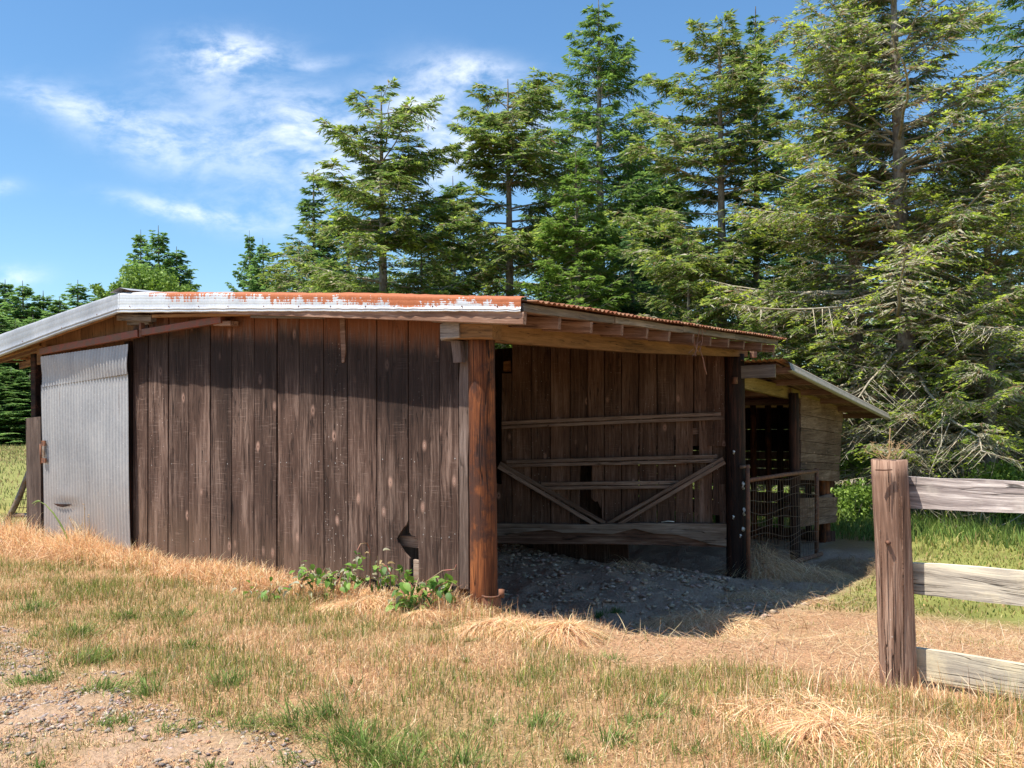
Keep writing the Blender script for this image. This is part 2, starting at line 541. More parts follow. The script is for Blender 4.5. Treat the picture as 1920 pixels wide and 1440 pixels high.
def mat_metal(name, corr=False, rustx=None):
    m, t = new_mat(name)
    v = t.n('ShaderNodeTexCoord').outputs['Object']
    big = t.noise(t.mapping(v, (1, 1, .5)), 2.5, 5.0, .6)
    fine = t.noise(v, 45.0, 4.0, .6)
    c = t.ramp(t.math('ADD', t.math('MULTIPLY', big, .6), t.math('MULTIPLY', fine, .4)), [(.36, (.30, .305, .32)), (.5, (.39, .392, .40)), (.66, (.49, .487, .48))] if corr else
               ([(.35, (.44, .45, .47)), (.55, (.58, .59, .60)), (.7, (.68, .68, .68))] if rustx else [(.35, (.27, .28, .30)), (.55, (.36, .37, .39)), (.7, (.46, .47, .48))]))
    if corr:
        lo = t.n('ShaderNodeSeparateXYZ', None, i0=v).outputs[2]
        c = t.mix(t.math('MULTIPLY', t.mr(lo, 1.3, 0.2), t.math('MULTIPLY', big, 1.0)), c, (.36, .28, .235))
        st = t.noise(t.mapping(v, (9, 9, .6)), 3.0, 5.0, .7)
        c = t.mix(t.math('MULTIPLY', t.mr(st, .60, .72), .45), c, (.22, .15, .11))
        sk = t.n('ShaderNodeTexVoronoi', {'feature': 'F1'}, Vector=v, Scale=16.0)
        c = t.mix(t.mr(sk.outputs['Distance'], .10, .05), c, (.62, .63, .65))
    rough, metal = .5, .35
    bs = t.n('ShaderNodeBsdfPrincipled', None, Base_Color=c, Roughness=t.math('MULTIPLY_ADD', fine, .3, .38), Metallic=metal)
    if rustx is not None:
        # hh: 0 at top edge .. 1 at lower lip; aa: metres along the rake from the peak
        hh = t.n('ShaderNodeAttribute', {'attribute_name': 'hh'}).outputs['Fac']
        aa = t.n('ShaderNodeAttribute', {'attribute_name': 'aa'}).outputs['Fac']
        av = t.n('ShaderNodeCombineXYZ', None, i0=aa, i1=t.math('MULTIPLY', hh, .05), i2=0.0).outputs[0]
        drip = t.noise(t.mapping(av, (6.0, 10.0, 1)), 3.0, 6.0, .75)
        broad = t.noise(av, 1.3, 3.0, .5)
        bands = t.math('SINE', t.math('MULTIPLY', hh, 46.0))
        lim = t.math('ADD', t.math('MULTIPLY', t.math('SUBTRACT', drip, .5), 2.4), t.math('MULTIPLY', t.math('SUBTRACT', broad, .5), 2.2))
        lim = t.math('ADD', lim, t.math('MULTIPLY_ADD', t.mr(aa, -.3, 5.0), .62, -.02))
        lim = t.math('ADD', lim, t.math('MULTIPLY', bands, .10))
        lim = t.math('SUBTRACT', lim, t.mr(hh, .70, .82, 0, .9))
        lim = t.math('SUBTRACT', lim, t.mr(aa, .6, .1, 0, 1.2))
        rm = t.mr(t.math('SUBTRACT', lim, hh), -.04, .04)
        rc = t.mix(fine, (.22, .060, .022), (.46, .145, .05))
        lines = t.math('MULTIPLY', t.mr(bands, .75, .95), .35)
        c2 = t.mix(lines, c, (.22, .20, .19))
        c2 = t.mix(1.0, c2, (1.12, 1.10, 1.08), 'MULTIPLY')
        c3 = t.mix(rm, c2, rc)
        t.t.links.new(c3, bs.inputs['Base Color'])
        t.t.links.new(t.math('MULTIPLY_ADD', rm, -.35, .35), bs.inputs['Metallic'])
        t.t.links.new(t.math('MULTIPLY_ADD', rm, .4, .4), bs.inputs['Roughness'])
    bp = t.n('ShaderNodeBump', None, Strength=.12, Distance=.004, Height=big)
    t.t.links.new(bp.outputs[0], bs.inputs['Normal'])
    t.n('ShaderNodeOutputMaterial', None, Surface=bs.outputs[0])
    return m


M_DOOR = mat_metal('galvanised corrugated door', corr=True)
M_TRIM = mat_metal('galvanised trim')
M_TRIMR = mat_metal('rusting galvanised trim', rustx=1)
M_ROOF = simple('rusty corrugated roof', (.30, .10, .045), .75, .15, (.42, .22, .12), 5, .2)


def leafmat(name, trans=.35, gloss=.12, sat=1.0):
    m, t = new_mat(name)
    a = t.n('ShaderNodeAttribute', {'attribute_name': 'col'}).outputs['Color']
    d = t.n('ShaderNodeBsdfPrincipled', None, Base_Color=a, Roughness=.62)
    d.inputs['Specular IOR Level'].default_value = gloss * 2
    tr = t.n('ShaderNodeBsdfTranslucent', None, Color=a)
    mx = t.n('ShaderNodeMixShader', None, i0=trans, i1=d.outputs[0], i2=tr.outputs[0])
    t.n('ShaderNodeOutputMaterial', None, Surface=mx.outputs[0])
    return m


M_NEEDLE = leafmat('needles', .52)
M_GRASS = leafmat('grass blades', .30)
M_STRAW = leafmat('straw', .22, .2)
M_LEAF = leafmat('leaf', .35, .25)


def barkmat(name, a, b, c):
    m, t = new_mat(name)
    v = t.n('ShaderNodeTexCoord').outputs['Object']
    n1 = t.noise(t.mapping(v, (1, 1, .35)), 9.0, 6.0, .7)
    n2 = t.noise(v, 2.2, 3.0, .5)
    n3 = t.noise(v, 5.0, 5.0, .6)
    cc_ = t.ramp(n1, [(.38, a), (.52, b), (.66, c)])
    cc_ = t.mix(t.math('MULTIPLY', t.mr(n3, .50, .62), .55), cc_, (.30, .30, .255))
    cc_ = t.mix(t.math('MULTIPLY', t.mr(n2, .55, .7), .4), cc_, (.10, .10, .05))
    bp = t.n('ShaderNodeBump', None, Strength=.9, Distance=.02, Height=n1)
    bs = t.n('ShaderNodeBsdfPrincipled', None, Base_Color=cc_, Roughness=.9, Normal=bp.outputs[0])
    t.n('ShaderNodeOutputMaterial', None, Surface=bs.outputs[0])
    return m


M_BARK = barkmat('spruce bark', (.09, .07, .058), (.19, .16, .135), (.31, .275, .24))
M_TWIG = barkmat('lichen twigs', (.20, .165, .115), (.32, .28, .20), (.46, .42, .32))

# ================================================================== GROUND
def zones(X, Y):
    """weights for ground kinds, from world position"""
    Z = gz(X, Y)
    P = np.stack([X, np.maximum(Y, .5), Z], -1)
    px, py = proj(P)
    rx, ry = X - A0[0], Y - A0[1]
    v = rx * E1[0] + ry * E1[1]
    u = rx * E2[0] + ry * E2[1]
    n1 = vn(X, Y, .9) - .5
    n2 = vn(X, Y, .35) - .5
    # gravel: near-left of a line on the ground
    gl = (py - (1172 + px * .37)) / 60.0
    gravel = np.clip(gl + n1 * 2.4 + n2 * 1.2, 0, 1) * (Y < 7.6) * sst(Y, -2, 0.5)
    under = sst(u, 7.3, 7.0) * sst(u, -.2, .15) * sst(v, -.05, .1) * sst(v, 10.2, 10.0)
    baydirt = sst(v + n2 * .5, -.15, .25) * sst(-u + n2 * .4, 1.75, 1.0) * sst(v, 9.5, 8.5) * sst(u, 7.5, 7.2)
    dirt = np.clip(np.maximum(under, baydirt), 0, 1)
    tramp = sst(u, -.9, -1.5) * sst(v + n1 * .8, -1.1, -.1) * sst(v + n1 * .8, 4.9, 3.6) * sst(-u, 9, 6)
    return gravel, dirt, tramp * (1 - dirt), u, v, px, py


def axis_lines(a0, a1, step, far, k):
    core = np.arange(a0, a1 + step * .5, step)
    e = []
    s, p = step, a1
    while p < far:
        s *= k
        p += s
        e.append(p)
    f, s, p = [], step, a0
    while p > -far:
        s *= k
        p -= s
        f.append(p)
    return np.concatenate([np.array(f[::-1]), core, np.array(e)])


gx = axis_lines(-7.5, 8.0, .08, 2500, 1.13)
gy = axis_lines(3.4, 14.0, .08, 2500, 1.13)
GX, GY = np.meshgrid(gx, gy, indexing='ij')
GZ = gz(GX, GY)
gr, di, tr_, uu, vv, ppx, ppy = zones(GX, GY)
GZ = GZ + (gr * .035 * (vn(GX, GY, .11) - .5)) + di * (.05 * (vn(GX, GY, .17) - .5) + .05 * (RNG.random(GX.shape) - .5) * (vn(GX, GY, .5) > .4))
n1 = vn(GX, GY, 1.3); n2 = vn(GX, GY, 6.0); n3 = vn(GX, GY, .5)
straw = np.array([.36, .225, .12]); green = np.array([.145, .165, .045]); soil = np.array([.13, .085, .062]); gravc = np.array([.42, .29, .195]); baysoil = np.array([.42, .30, .215]); trc = np.array([.40, .24, .14])
gm = np.clip((n1 - .45) * 1.6, 0, 1)[..., None] * .5
c = straw * (1 - gm) + green * gm
rightback = (sst(vv, 2.6, 4.4) * sst(-uu, .6, 1.5))[..., None]
fg = (np.array([.20, .21, .06]) * (.8 + .5 * n3[..., None]))
c = c * (1 - rightback) + fg * rightback
leftfield = (sst(uu, 7.6, 8.6) * sst(GY, 9.5, 14.0))[..., None]
lf = np.array([.23, .22, .075]) * (1 - .4 * n2[..., None]) + np.array([.15, .10, .03]) * (n2[..., None] > .6)
c = c * (1 - leftfield) + lf * leftfield
farw = sst(GY, 14, 20)[..., None]
c = c * (1 - farw) + (np.array([.21, .215, .07]) * (.75 + .5 * n2[..., None])) * farw
c = c * (1 - gr[..., None]) + gravc * gr[..., None]
c = c * (1 - tr_[..., None]) + trc * tr_[..., None]
c = c * (1 - di[..., None]) + baysoil * di[..., None]
nx, ny = len(gx), len(gy)
ii, jj = np.meshgrid(np.arange(nx - 1), np.arange(ny - 1), indexing='ij')
quads = np.stack([ii * ny + jj, (ii + 1) * ny + jj, (ii + 1) * ny + jj + 1, ii * ny + jj + 1], -1).reshape(-1, 4)
gme = mesh_np('ground', np.stack([GX, GY, GZ], -1).reshape(-1, 3), [quads], True, c.reshape(-1, 3), {'grav': gr.ravel(), 'dirt': di.ravel()})
m, t = new_mat('ground soil')
v = t.n('ShaderNodeNewGeometry').outputs['Position']
a = t.n('ShaderNodeAttribute', {'attribute_name': 'col'}).outputs['Color']
gv_ = t.n('ShaderNodeAttribute', {'attribute_name': 'grav'}).outputs['Fac']
nA = t.noise(v, 26.0, 8.0, .72)
nB = t.noise(v, 2.4, 4.0, .6)
nC = t.noise(v, 90.0, 4.0, .7)
vo = t.n('ShaderNodeTexVoronoi', {'feature': 'F1'}, Vector=v, Scale=38.0)
k = t.math('ADD', t.math('MULTIPLY', nA, 1.1), t.math('MULTIPLY', nB, .5))
k = t.math('MULTIPLY', t.math('ADD', k, t.math('MULTIPLY', nC, .45)), .95)
kc = t.n('ShaderNodeCombineColor', None, i0=k, i1=k, i2=k).outputs[0]
c_ = t.mix(1.0, a, kc, 'MULTIPLY')
pale = t.mix(t.math('MULTIPLY', gv_, t.mr(nB, .45, .6)), c_, t.mix(nC, (.18, .12, .08), (.50, .34, .20)))
hh_ = t.math('ADD', nA, t.math('MULTIPLY', vo.outputs['Distance'], .6))
bp = t.n('ShaderNodeBump', None, Strength=.8, Distance=.03, Height=hh_)
bs = t.n('ShaderNodeBsdfPrincipled', None, Base_Color=pale, Roughness=.95, Normal=bp.outputs[0])
bs.inputs['Specular IOR Level'].default_value = .1
t.n('ShaderNodeOutputMaterial', None, Surface=bs.outputs[0])
ground = link('ground', gme, m)
tag(ground, kind='structure')

# ================================================================== MAIN SHED
OV, OE, UP = 0.28, 0.65, 4.93       # gable overhang, eave overhang, ridge position
ZP = 1.465 + CAMZ


def zroof(u, v=0.0):
    return ZP - .0985 * (UP - u) + .018 * v if u < UP else ZP - .106 * (u - UP) + .018 * v


root = (A0[0], A0[1], 0.0)
shed = thing('cattle_shed', 'low weathered plank livestock shed with rusty metal roof edge and open bay', 'shed', root)

# plank courses of the gable wall --------------------------------------------
wallframe_specs = []
gw_parent = box_between('wall_girt', shed, B(7.2, .11, .5), B(.1, .11, .5), .05, .10, M_RAFTER)
for zz in (1.25, 1.95):
    box_between('wall_girt', shed, B(7.2, .11, zz) if zz < 1.5 else B(5.0, .11, zz), B(.1, .11, zz), .05, .10, M_RAFTER)
# planks hang off a wall part (studs)
studs = []
sv, sq, n0 = [], [], 0
for us in (.35, 1.6, 2.9, 4.1, 5.2):
    a_, b_ = B(us, .19, -.1), B(us, .19, zroof(us) - .2)
    for (du, dv) in ((-.05, -.045), (.05, -.045), (.05, .045), (-.05, .045)):
        sv.append(a_ + E2 * du + E1 * dv - A0); sv.append(b_ + E2 * du + E1 * dv - A0)
    for q in range(4):
        r = (q + 1) % 4
        sq.append([n0 + 2 * q, n0 + 2 * r, n0 + 2 * r + 1, n0 + 2 * q + 1])
    n0 += 8
gable_wall = link('gable_wall', mesh_np('gable_wall', np.array(sv), [np.array(sq)]), M_RAFTER, shed, Matrix.Translation(Vector(root)))


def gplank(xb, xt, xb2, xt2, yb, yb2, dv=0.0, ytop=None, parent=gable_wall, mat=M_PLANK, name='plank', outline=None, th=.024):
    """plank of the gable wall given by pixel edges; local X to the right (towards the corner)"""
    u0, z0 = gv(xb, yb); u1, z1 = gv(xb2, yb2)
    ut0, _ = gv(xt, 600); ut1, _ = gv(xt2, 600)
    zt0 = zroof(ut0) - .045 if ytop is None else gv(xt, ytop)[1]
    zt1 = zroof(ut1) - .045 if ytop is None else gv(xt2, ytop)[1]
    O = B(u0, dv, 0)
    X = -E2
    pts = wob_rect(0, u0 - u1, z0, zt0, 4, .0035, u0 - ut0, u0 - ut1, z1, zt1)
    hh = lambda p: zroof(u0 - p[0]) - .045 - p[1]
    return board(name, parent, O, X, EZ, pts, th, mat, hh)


bx = [250, 279, 317, 355, 395, 436, 478, 520, 561, 607, 652, 707, 765, 823, 862]
bb = [249, 277, 315, 353, 395, 434, 477, 519, 561, 608, 653, 708, 766, 826, 862]
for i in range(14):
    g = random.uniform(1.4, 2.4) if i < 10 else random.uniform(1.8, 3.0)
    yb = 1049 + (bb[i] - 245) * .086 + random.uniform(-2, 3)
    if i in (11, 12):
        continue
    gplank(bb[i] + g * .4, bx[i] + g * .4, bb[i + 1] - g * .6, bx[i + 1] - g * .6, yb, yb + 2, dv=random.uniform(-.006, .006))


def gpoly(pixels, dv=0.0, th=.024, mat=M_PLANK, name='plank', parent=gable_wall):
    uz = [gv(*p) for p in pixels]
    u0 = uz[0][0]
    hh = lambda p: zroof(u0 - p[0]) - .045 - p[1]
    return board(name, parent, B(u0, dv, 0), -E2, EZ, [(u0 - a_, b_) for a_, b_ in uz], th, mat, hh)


# the two planks with the broken-out hole
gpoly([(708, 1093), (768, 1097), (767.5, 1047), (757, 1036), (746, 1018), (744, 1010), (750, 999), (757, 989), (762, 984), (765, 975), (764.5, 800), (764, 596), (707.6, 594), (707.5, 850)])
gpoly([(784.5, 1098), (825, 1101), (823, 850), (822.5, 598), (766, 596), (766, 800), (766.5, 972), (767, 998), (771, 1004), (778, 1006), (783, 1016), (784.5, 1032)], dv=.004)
# short remnant below the hole
gpoly([(771, 1098), (782, 1098), (782, 1052), (771, 1050)], dv=.03, mat=M_ROT)
# narrow edge strip beside the corner post
gpoly([(863, 1103), (880, 1104), (879, 850), (882, 745), (881, 640), (866, 640), (862, 720), (863, 900)], dv=-.012, th=.03, mat=M_GREYV, name='edge_strip')
# jamb beside the sheet-metal door
gpoly([(243, 1056), (250.5, 1056), (248, 850), (247, 640), (238, 641), (239, 850)], dv=-.035, th=.05, mat=M_POSTD, name='door_jamb')

# boards above the door
for (x0, x1, t0, t1) in ((76, 104, 0, 0), (104, 150, 0, 0), (150, 196, 0, 0), (196, 250, 0, 0)):
    u0, u1 = gv(x0, 640)[0], gv(x1 - .7, 640)[0]
    zb0, zb1 = gv(x0, 672 - (x0 - 77) * .13)[1], gv(x1, 672 - (x1 - 77) * .13)[1]
    pts = [(0, zb0), (u0 - u1, zb1), (u0 - u1, zroof(u1) - .05), (0, zroof(u0) - .05)]
    board('gable_board', gable_wall, B(u0, .012, 0), -E2, EZ, pts, .02, M_GABLE, lambda p: .1)

# nails: row heads (one object, too small to pick apart)
nv, nf, n0 = [], [], 0
for i in range(14):
    for yrow in (868, 1010):
        for fx in (.2, .5, .82):
            if random.random() < .5: continue
            x = bx[i] + (bx[i + 1] - bx[i]) * fx + random.uniform(-2, 2)
            if 740 < x < 790 and yrow == 1010: continue
            u, z = gv(x, yrow - (x - 480) * .012 + random.gauss(0, 4))
            cpt = B(u, -.009, z) - A0
            k_ = [cpt + E2 * math.cos(a_) * .006 + EZ * math.sin(a_) * .006 for a_ in np.arange(6) * math.pi / 3]
            nv += k_; nf.append(list(range(n0, n0 + 6))); n0 += 6
tag(link('nail_heads', mesh_np('nail_heads', np.array(nv), [np.array(nf)]), M_NAIL, gable_wall, Matrix.Translation(Vector(root))), kind='stuff')

# corrugated sliding door -------------------------------------------------------
def corrugated(name, parent, c00, c10, c11, c01, nw, amp, mat, rows=6, dv=-.07, bend=None, jag=0.0):
    """sheet between pixel corners (bl, br, tr, tl) on plane dv"""
    q = [np.array(gv(*p, dv)) for p in (c00, c10, c11, c01)]
    N = nw * 8 + 1
    s = np.linspace(0, 1, N)[:, None]
    tt = np.linspace(0, 1, rows + 1)[None, :]
    bl, br, tr2, tl = q
    U = (bl[0] * (1 - s) + br[0] * s) * (1 - tt) + (tl[0] * (1 - s) + tr2[0] * s) * tt
    Zc = (bl[1] * (1 - s) + br[1] * s) * (1 - tt) + (tl[1] * (1 - s) + tr2[1] * s) * tt
    D = amp * np.sin(s * nw * 2 * math.pi) + .008 * np.sin(tt * 5 + s * 3)
    if bend is not None:
        D = D + bend(s, tt)
    P = A0 + U[..., None] * E2 + (dv + D)[..., None] * E1 + Zc[..., None] * EZ
    O = B(bl[0], dv, 0)
    R = np.stack([-E2, -np.cross(-E2, EZ), EZ], 0)
    V = (P - O).reshape(-1, 3) @ R.T
    n = rows + 1
    i_, j_ = np.meshgrid(np.arange(N - 1), np.arange(rows), indexing='ij')
    Q = np.stack([i_ * n + j_, (i_ + 1) * n + j_, (i_ + 1) * n + j_ + 1, i_ * n + j_ + 1], -1).reshape(-1, 4)
    me = mesh_np(name, V, [Q], True)
    return link(name, me, mat, parent, frame(O, R[0], R[1], R[2]))


# frame of the door behind the sheets
dp = [gv(*p, -.04) for p in ((84, 1010), (244, 1040), (238, 650), (79, 672))]
door = board('sheet_metal_door', shed, B(dp[0][0], -.045, 0), -E2, EZ, [(dp[0][0] - a_, b_) for a_, b_ in dp], .03, M_GREYV, lambda p: 1.)
dent = lambda s, t: .03 * np.exp(-(((s - .3) / .16) ** 2 + ((t - .32) / .06) ** 2)) * np.where(t < .30, 1, -.3)
corrugated('corrugated_sheet', door, (82, 1024), (245.5, 1052), (238.5, 697), (78, 722), 30, .0085, M_DOOR, 30, -.085, dent)
corrugated('corrugated_sheet', door, (78, 726), (238.5, 701), (239, 645), (77, 669), 30, .013, M_DOOR, 5, -.108)
# torn slot in the lower sheet: dark curved slit
pz = [(100, 944), (112, 945), (134, 945.5), (127, 949), (117, 951), (108, 949)]
uz = [gv(*p, -.1) for p in pz]
board('torn_slot', door, B(uz[0][0], -.101, 0), -E2, EZ, [(uz[0][0] - a_, b_) for a_, b_ in uz], .004, M_POSTD, lambda p: 1.)
# rusty hasp at the left edge
for (x0, y0, x1, y1, mt) in ((79, 826, 85, 836, M_RUST), (79, 859, 86, 868, M_RUST), (80, 836, 84, 858, M_PIPE)):
    uz = [gv(*p, -.115) for p in ((x0, y1), (x1, y1), (x1, y0), (x0, y0))]
    board('hasp', door, B(uz[0][0], -.125, 0), -E2, EZ, [(uz[0][0] - a_, b_) for a_, b_ in uz], .018, mt, lambda p: 1.)
tube('hinge_strap', door, [B(*[gv(75.5, 832, -.11)[0]], -.11, gv(75.5, 832, -.11)[1]), B(gv(77, 870, -.11)[0], -.11, gv(77, 870, -.11)[1])], .012, M_RUST)

# red oxide door track
a_, b_ = gv(78, 659, -.12), gv(262, 625, -.12)
trk = box_between('door_track', shed, B(a_[0], -.12, a_[1]), B(b_[0], -.12, b_[1]), .06, .085, M_REDRUST)
a_, b_ = gv(266, 624, -.13), gv(418, 599, -.13)
box_between('door_track', shed, B(a_[0], -.13, a_[1]), B(b_[0], -.13, b_[1]), .06, .075, M_REDRUST)
a_ = gv(266, 622, -.14)
box_between('track_bracket', shed, B(a_[0], -.14, a_[1] - .06), B(a_[0], -.14, a_[1] + .10), .05, .035, M_RUST, up=E2)
a_, b_ = gv(400, 606, -.14), gv(432, 606, -.14)
box_between('track_bracket', shed, B(a_[0], -.09, a_[1]), B(b_[0], -.09, b_[1]), .10, .05, M_RAFTER)
# small timbers tucked under the rake
for (x0, y0, x1, y1, d, h_, mt) in ((224, 595, 288, 597, -.12, .075, M_GREY), (243, 606, 284, 604, -.02, .05, M_GREY), (290, 593, 480, 589, -.2, .03, M_BEAM),
                                    (475, 592, 605, 593, -.2, .045, M_GREY), (606, 590, 810, 592, -.2, .03, M_BEAM)):
    a_, b_ = gv(x0, y0, d), gv(x1, y1, d)
    box_between('blocking', shed, B(a_[0], d, a_[1]), B(b_[0], d, b_[1]), .07, h_, mt)
# twisted splinter hanging beside a plank, with stain
gpoly([(643, 680), (647, 679), (650, 660), (648, 598), (639, 597), (641, 640)], dv=-.016, th=.012, mat=M_RAFTER, name='splinter')

# left end: corner post, short board, eave purlin
a_ = gv(66, 690, .05)
box_between('corner_post', shed, B(a_[0], .08, -.05), B(a_[0], .08, gv(66, 664, .05)[1]), .13, .12, M_POSTD, up=E2)
uz = [gv(*p, -.05) for p in ((52, 1022), (78.5, 1022), (77, 781), (50, 784))]
board('side_board', shed, B(uz[0][0], -.06, 0), -E2, EZ, [(uz[0][0] - a_, b_) for a_, b_ in uz], .035, M_GREYV, lambda p: 1.)
a_, b_ = gv(70, 640, -.1), gv(80, 640, -.1)
uz = [gv(*p, -.1) for p in ((69, 684), (77, 682), (79, 650), (69, 652))]
board('cleat', shed, B(uz[0][0], -.1, 0), -E2, EZ, [(uz[0][0] - a_, b_) for a_, b_ in uz], .08, M_BEAM, lambda p: 1.)
for vv_ in (0.02, 1.4, 2.8):
    box_between('rafter', shed, B(7.2, vv_, zroof(7.2) - .16), B(9.2, vv_, zroof(9.2) - .16), .05, .12, M_BEAM)

# roof ------------------------------------------------------------------------
def roof_sheet(name, u0, u1, v0, v1, parent):
    nw = int((v1 - v0) / .0762)
    N = nw * 6 + 1
    vs_ = np.linspace(v0, v1, N)
    rows = [u0, (u0 * .5 + u1 * .5), u1]
    V = []
    for u in rows:
        z = zroof(u) if u != UP else ZP
        wob = .006 * np.sin(vs_ * 3.1) + (.010 * (RNG.random(N) - .5) if u == rows[0] else 0)
        V.append(A0 + u * E2 + vs_[:, None] * E1 + (z + .018 * vs_ + .0095 * np.sin((vs_ - v0) / .0762 * 2 * math.pi) + wob * .5)[:, None] * EZ
                 - (E2 * (.012 * (RNG.random(N) - .5))[:, None] if u == rows[0] else 0))
    V = np.array(V)
    top = V.reshape(-1, 3) - A0
    bot = top - np.array([0, 0, .004])
    i_, j_ = np.meshgrid(np.arange(2), np.arange(N - 1), indexing='ij')
    q = np.stack([i_ * N + j_, (i_ + 1) * N + j_, (i_ + 1) * N + j_ + 1, i_ * N + j_ + 1], -1).reshape(-1, 4)
    n = len(top)
    j = np.arange(N - 1)
    e1_ = np.stack([j, j + 1, j + 1 + n, j + n], -1)
    me = mesh_np(name, np.concatenate([top, bot]), [q, q + n, e1_], True)
    return link(name, me, M_ROOF, parent, Matrix.Translation(Vector(A0)))


roofs = []
vcuts = [-.22, .63, 1.48, 2.33, 3.18, 4.03, 4.88, 5.70]
for k_ in range(7):
    o = roof_sheet('roof_sheet', -OE - .05, UP, vcuts[k_] - (.04 if k_ else 0), vcuts[k_ + 1], shed)
    o.location.z += .002 * (k_ % 2)
    o2 = roof_sheet('roof_sheet', 9.6, UP, vcuts[k_] - (.04 if k_ else 0), vcuts[k_ + 1], shed)

# metal rake trim swept along the gable ------------------------------------------
def trim(name, tops, bots, mat, a0, sgn):
    prof = [(.14, 0.0, .02), (.02, 0.0, 0.0), (-.006, .05, 0), (-.02, .14, 0), (-.024, .30, 0), (-.022, .33, 0), (-.026, .36, 0), (-.026, .56, 0), (-.024, .60, 0), (-.028, .64, 0), (-.030, .76, 0),
            (-.046, .79, 0), (-.048, .83, 0), (-.032, .86, 0), (-.030, .89, 0), (-.044, .92, 0), (-.042, .97, 0), (-.02, 1.0, 0), (.02, .99, 0)]
    V, H, AA = [], [], []
    xs = [p[0] for p in tops]
    n = 40
    for i in range(n + 1):
        x = xs[0] + (xs[-1] - xs[0]) * i / n
        yt = np.interp(x, xs, [p[1] for p in tops]) if xs[0] < xs[-1] else np.interp(-x, [-q for q in xs], [p[1] for p in tops])
        yb = np.interp(x, [p[0] for p in bots], [p[1] for p in bots]) if xs[0] < xs[-1] else np.interp(-x, [-p[0] for p in bots], [p[1] for p in bots])
        u, z1 = gv(x, yt, -OV)
        _, z0 = gv(x, yb, -OV)
        ww = .004 * math.sin(i * 1.9) + random.uniform(-.003, .003)
        for (d, f, up) in prof:
            V.append(B(u, -OV + (d if d > 0 else d * .4) + ww * .6, z1 - (z1 - z0) * f + up + ww * .5) - A0)
            H.append(f); AA.append(UP - u if sgn > 0 else -1.0)
    m_ = len(prof)
    i_, j_ = np.meshgrid(np.arange(n), np.arange(m_ - 1), indexing='ij')
    q = np.stack([i_ * m_ + j_, (i_ + 1) * m_ + j_, (i_ + 1) * m_ + j_ + 1, i_ * m_ + j_ + 1], -1).reshape(-1, 4)
    me = mesh_np(name, np.array(V), [q], True, None, {'hh': H, 'aa': AA})
    o = link(name, me, mat, shed, Matrix.Translation(Vector(A0)))
    return o


trim('rake_trim', [(222, 548), (460, 548.5), (640, 550.5)], [(222, 587), (460, 585), (640, 584.5)], M_TRIMR, 0, 1)
trim('rake_trim', [(628, 549.5), (700, 550.7), (860, 555.5), (978, 557)], [(628, 585.5), (700, 585.2), (860, 584.6), (976, 585.6)], M_TRIMR, 0, 1).location += Vector(-E1 * .004)
sn, sf, k0 = [], [], 0
for x in list(range(245, 960, 62)) + [110, 40, 180]:
    yy0 = 571 if x > 222 else 571 + (222 - x) * .36
    u, z = gv(x + random.uniform(-8, 8), yy0 + 3, -OV - .04)
    ct = B(u, -OV - .018, z) - A0
    sn += [ct + E2 * math.cos(q_) * .008 + EZ * math.sin(q_) * .008 for q_ in np.arange(6) * math.pi / 3] + [ct - E1 * .008]
    sf += [[k0 + j, k0 + (j + 1) % 6, k0 + 6] for j in range(6)]
    k0 += 7
tag(link('trim_screws', mesh_np('trim_screws', np.array(sn), [np.array(sf)]), M_RUST, shed, Matrix.Translation(Vector(A0))), kind='stuff')
trim('rake_trim', [(225, 547), (120, 583), (0, 626), (-60, 648)], [(225, 586), (120, 622), (0, 668), (-60, 692)], M_TRIM, 0, -1)
# crumpled ridge cap
uz = gv(225, 547, -OV)
kv = []
for i in range(5):
    for j in range(3):
        kv.append(B(uz[0] + .18 - j * .20, -OV - .02 + i * 1.5, uz[1] + (.035 if j == 1 else 0.0) + random.uniform(-.008, .012) + .018 * i * 1.5) - A0)
kq = [[i * 3 + j, (i + 1) * 3 + j, (i + 1) * 3 + j + 1, i * 3 + j + 1] for i in range(4) for j in range(2)]
link('ridge_cap', mesh_np('ridge_cap', np.array(kv), [np.array(kq)], False), M_TRIM, shed, Matrix.Translation(Vector(A0)))
# soffit boards just behind the trim on the left, orange underside
a_, b_ = gv(215, 590, -.2), gv(60, 648, -.2)
box_between('verge_board', shed, B(a_[0], -.2, a_[1] + .01), B(b_[0] + 1.2, -.2, b_[1] + .01 - .106 * 1.2), .04, .05, M_BEAM)

# rafters and their tails
SP = 5.78 / 11
for n in range(12):
    v = -.26 + SP * n
    z0 = zroof(-.60, v) - .145
    L = random.uniform(-.02, .02)
    o = box_between('rafter', shed, B(-.60 + L, v, z0 + random.uniform(-.006, .006)), B(4.9, v, zroof(4.9, v) - .145), .045, .095, M_RAFTER, seg=2)
for n in range(11):
    v = -.26 + SP * n
    if n == 0: continue
    box_between('rafter', shed, B(4.95, v, zroof(4.95, v) - .145), B(9.3, v, zroof(9.3, v) - .145), .045, .095, M_RAFTER, seg=2)
# purlins over the rafters (the outermost makes the pale fascia strip)
for (u, h_, w_) in ((-.57, .062, .035), (-.50, .03, .14), (.3, .035, .09), (1.2, .035, .09), (2.1, .035, .09), (3.2, .035, .09), (4.3, .035, .09), (5.6, .035, .09), (7, .035, .09), (8.4, .035, .09), (9.4, .035, .09)):
    zz = zroof(u) - .068
    if u == -.57:
        for k_ in range(4):
            v0, v1 = -.24 + k_ * 1.48, -.24 + (k_ + 1) * 1.48 - .01
            box_between('purlin', shed, B(u, v0, zz + .012 + .018 * v0 + random.uniform(-.004, .004)), B(u, v1, zz + .012 + .018 * v1 + random.uniform(-.006, .004)), w_, h_, M_GREY, jit=.004)
    else:
        box_between('purlin', shed, B(u, -.2, zz - .018 * .2), B(u, 5.6, zz + .018 * 5.6), w_, h_, M_RAFTER)

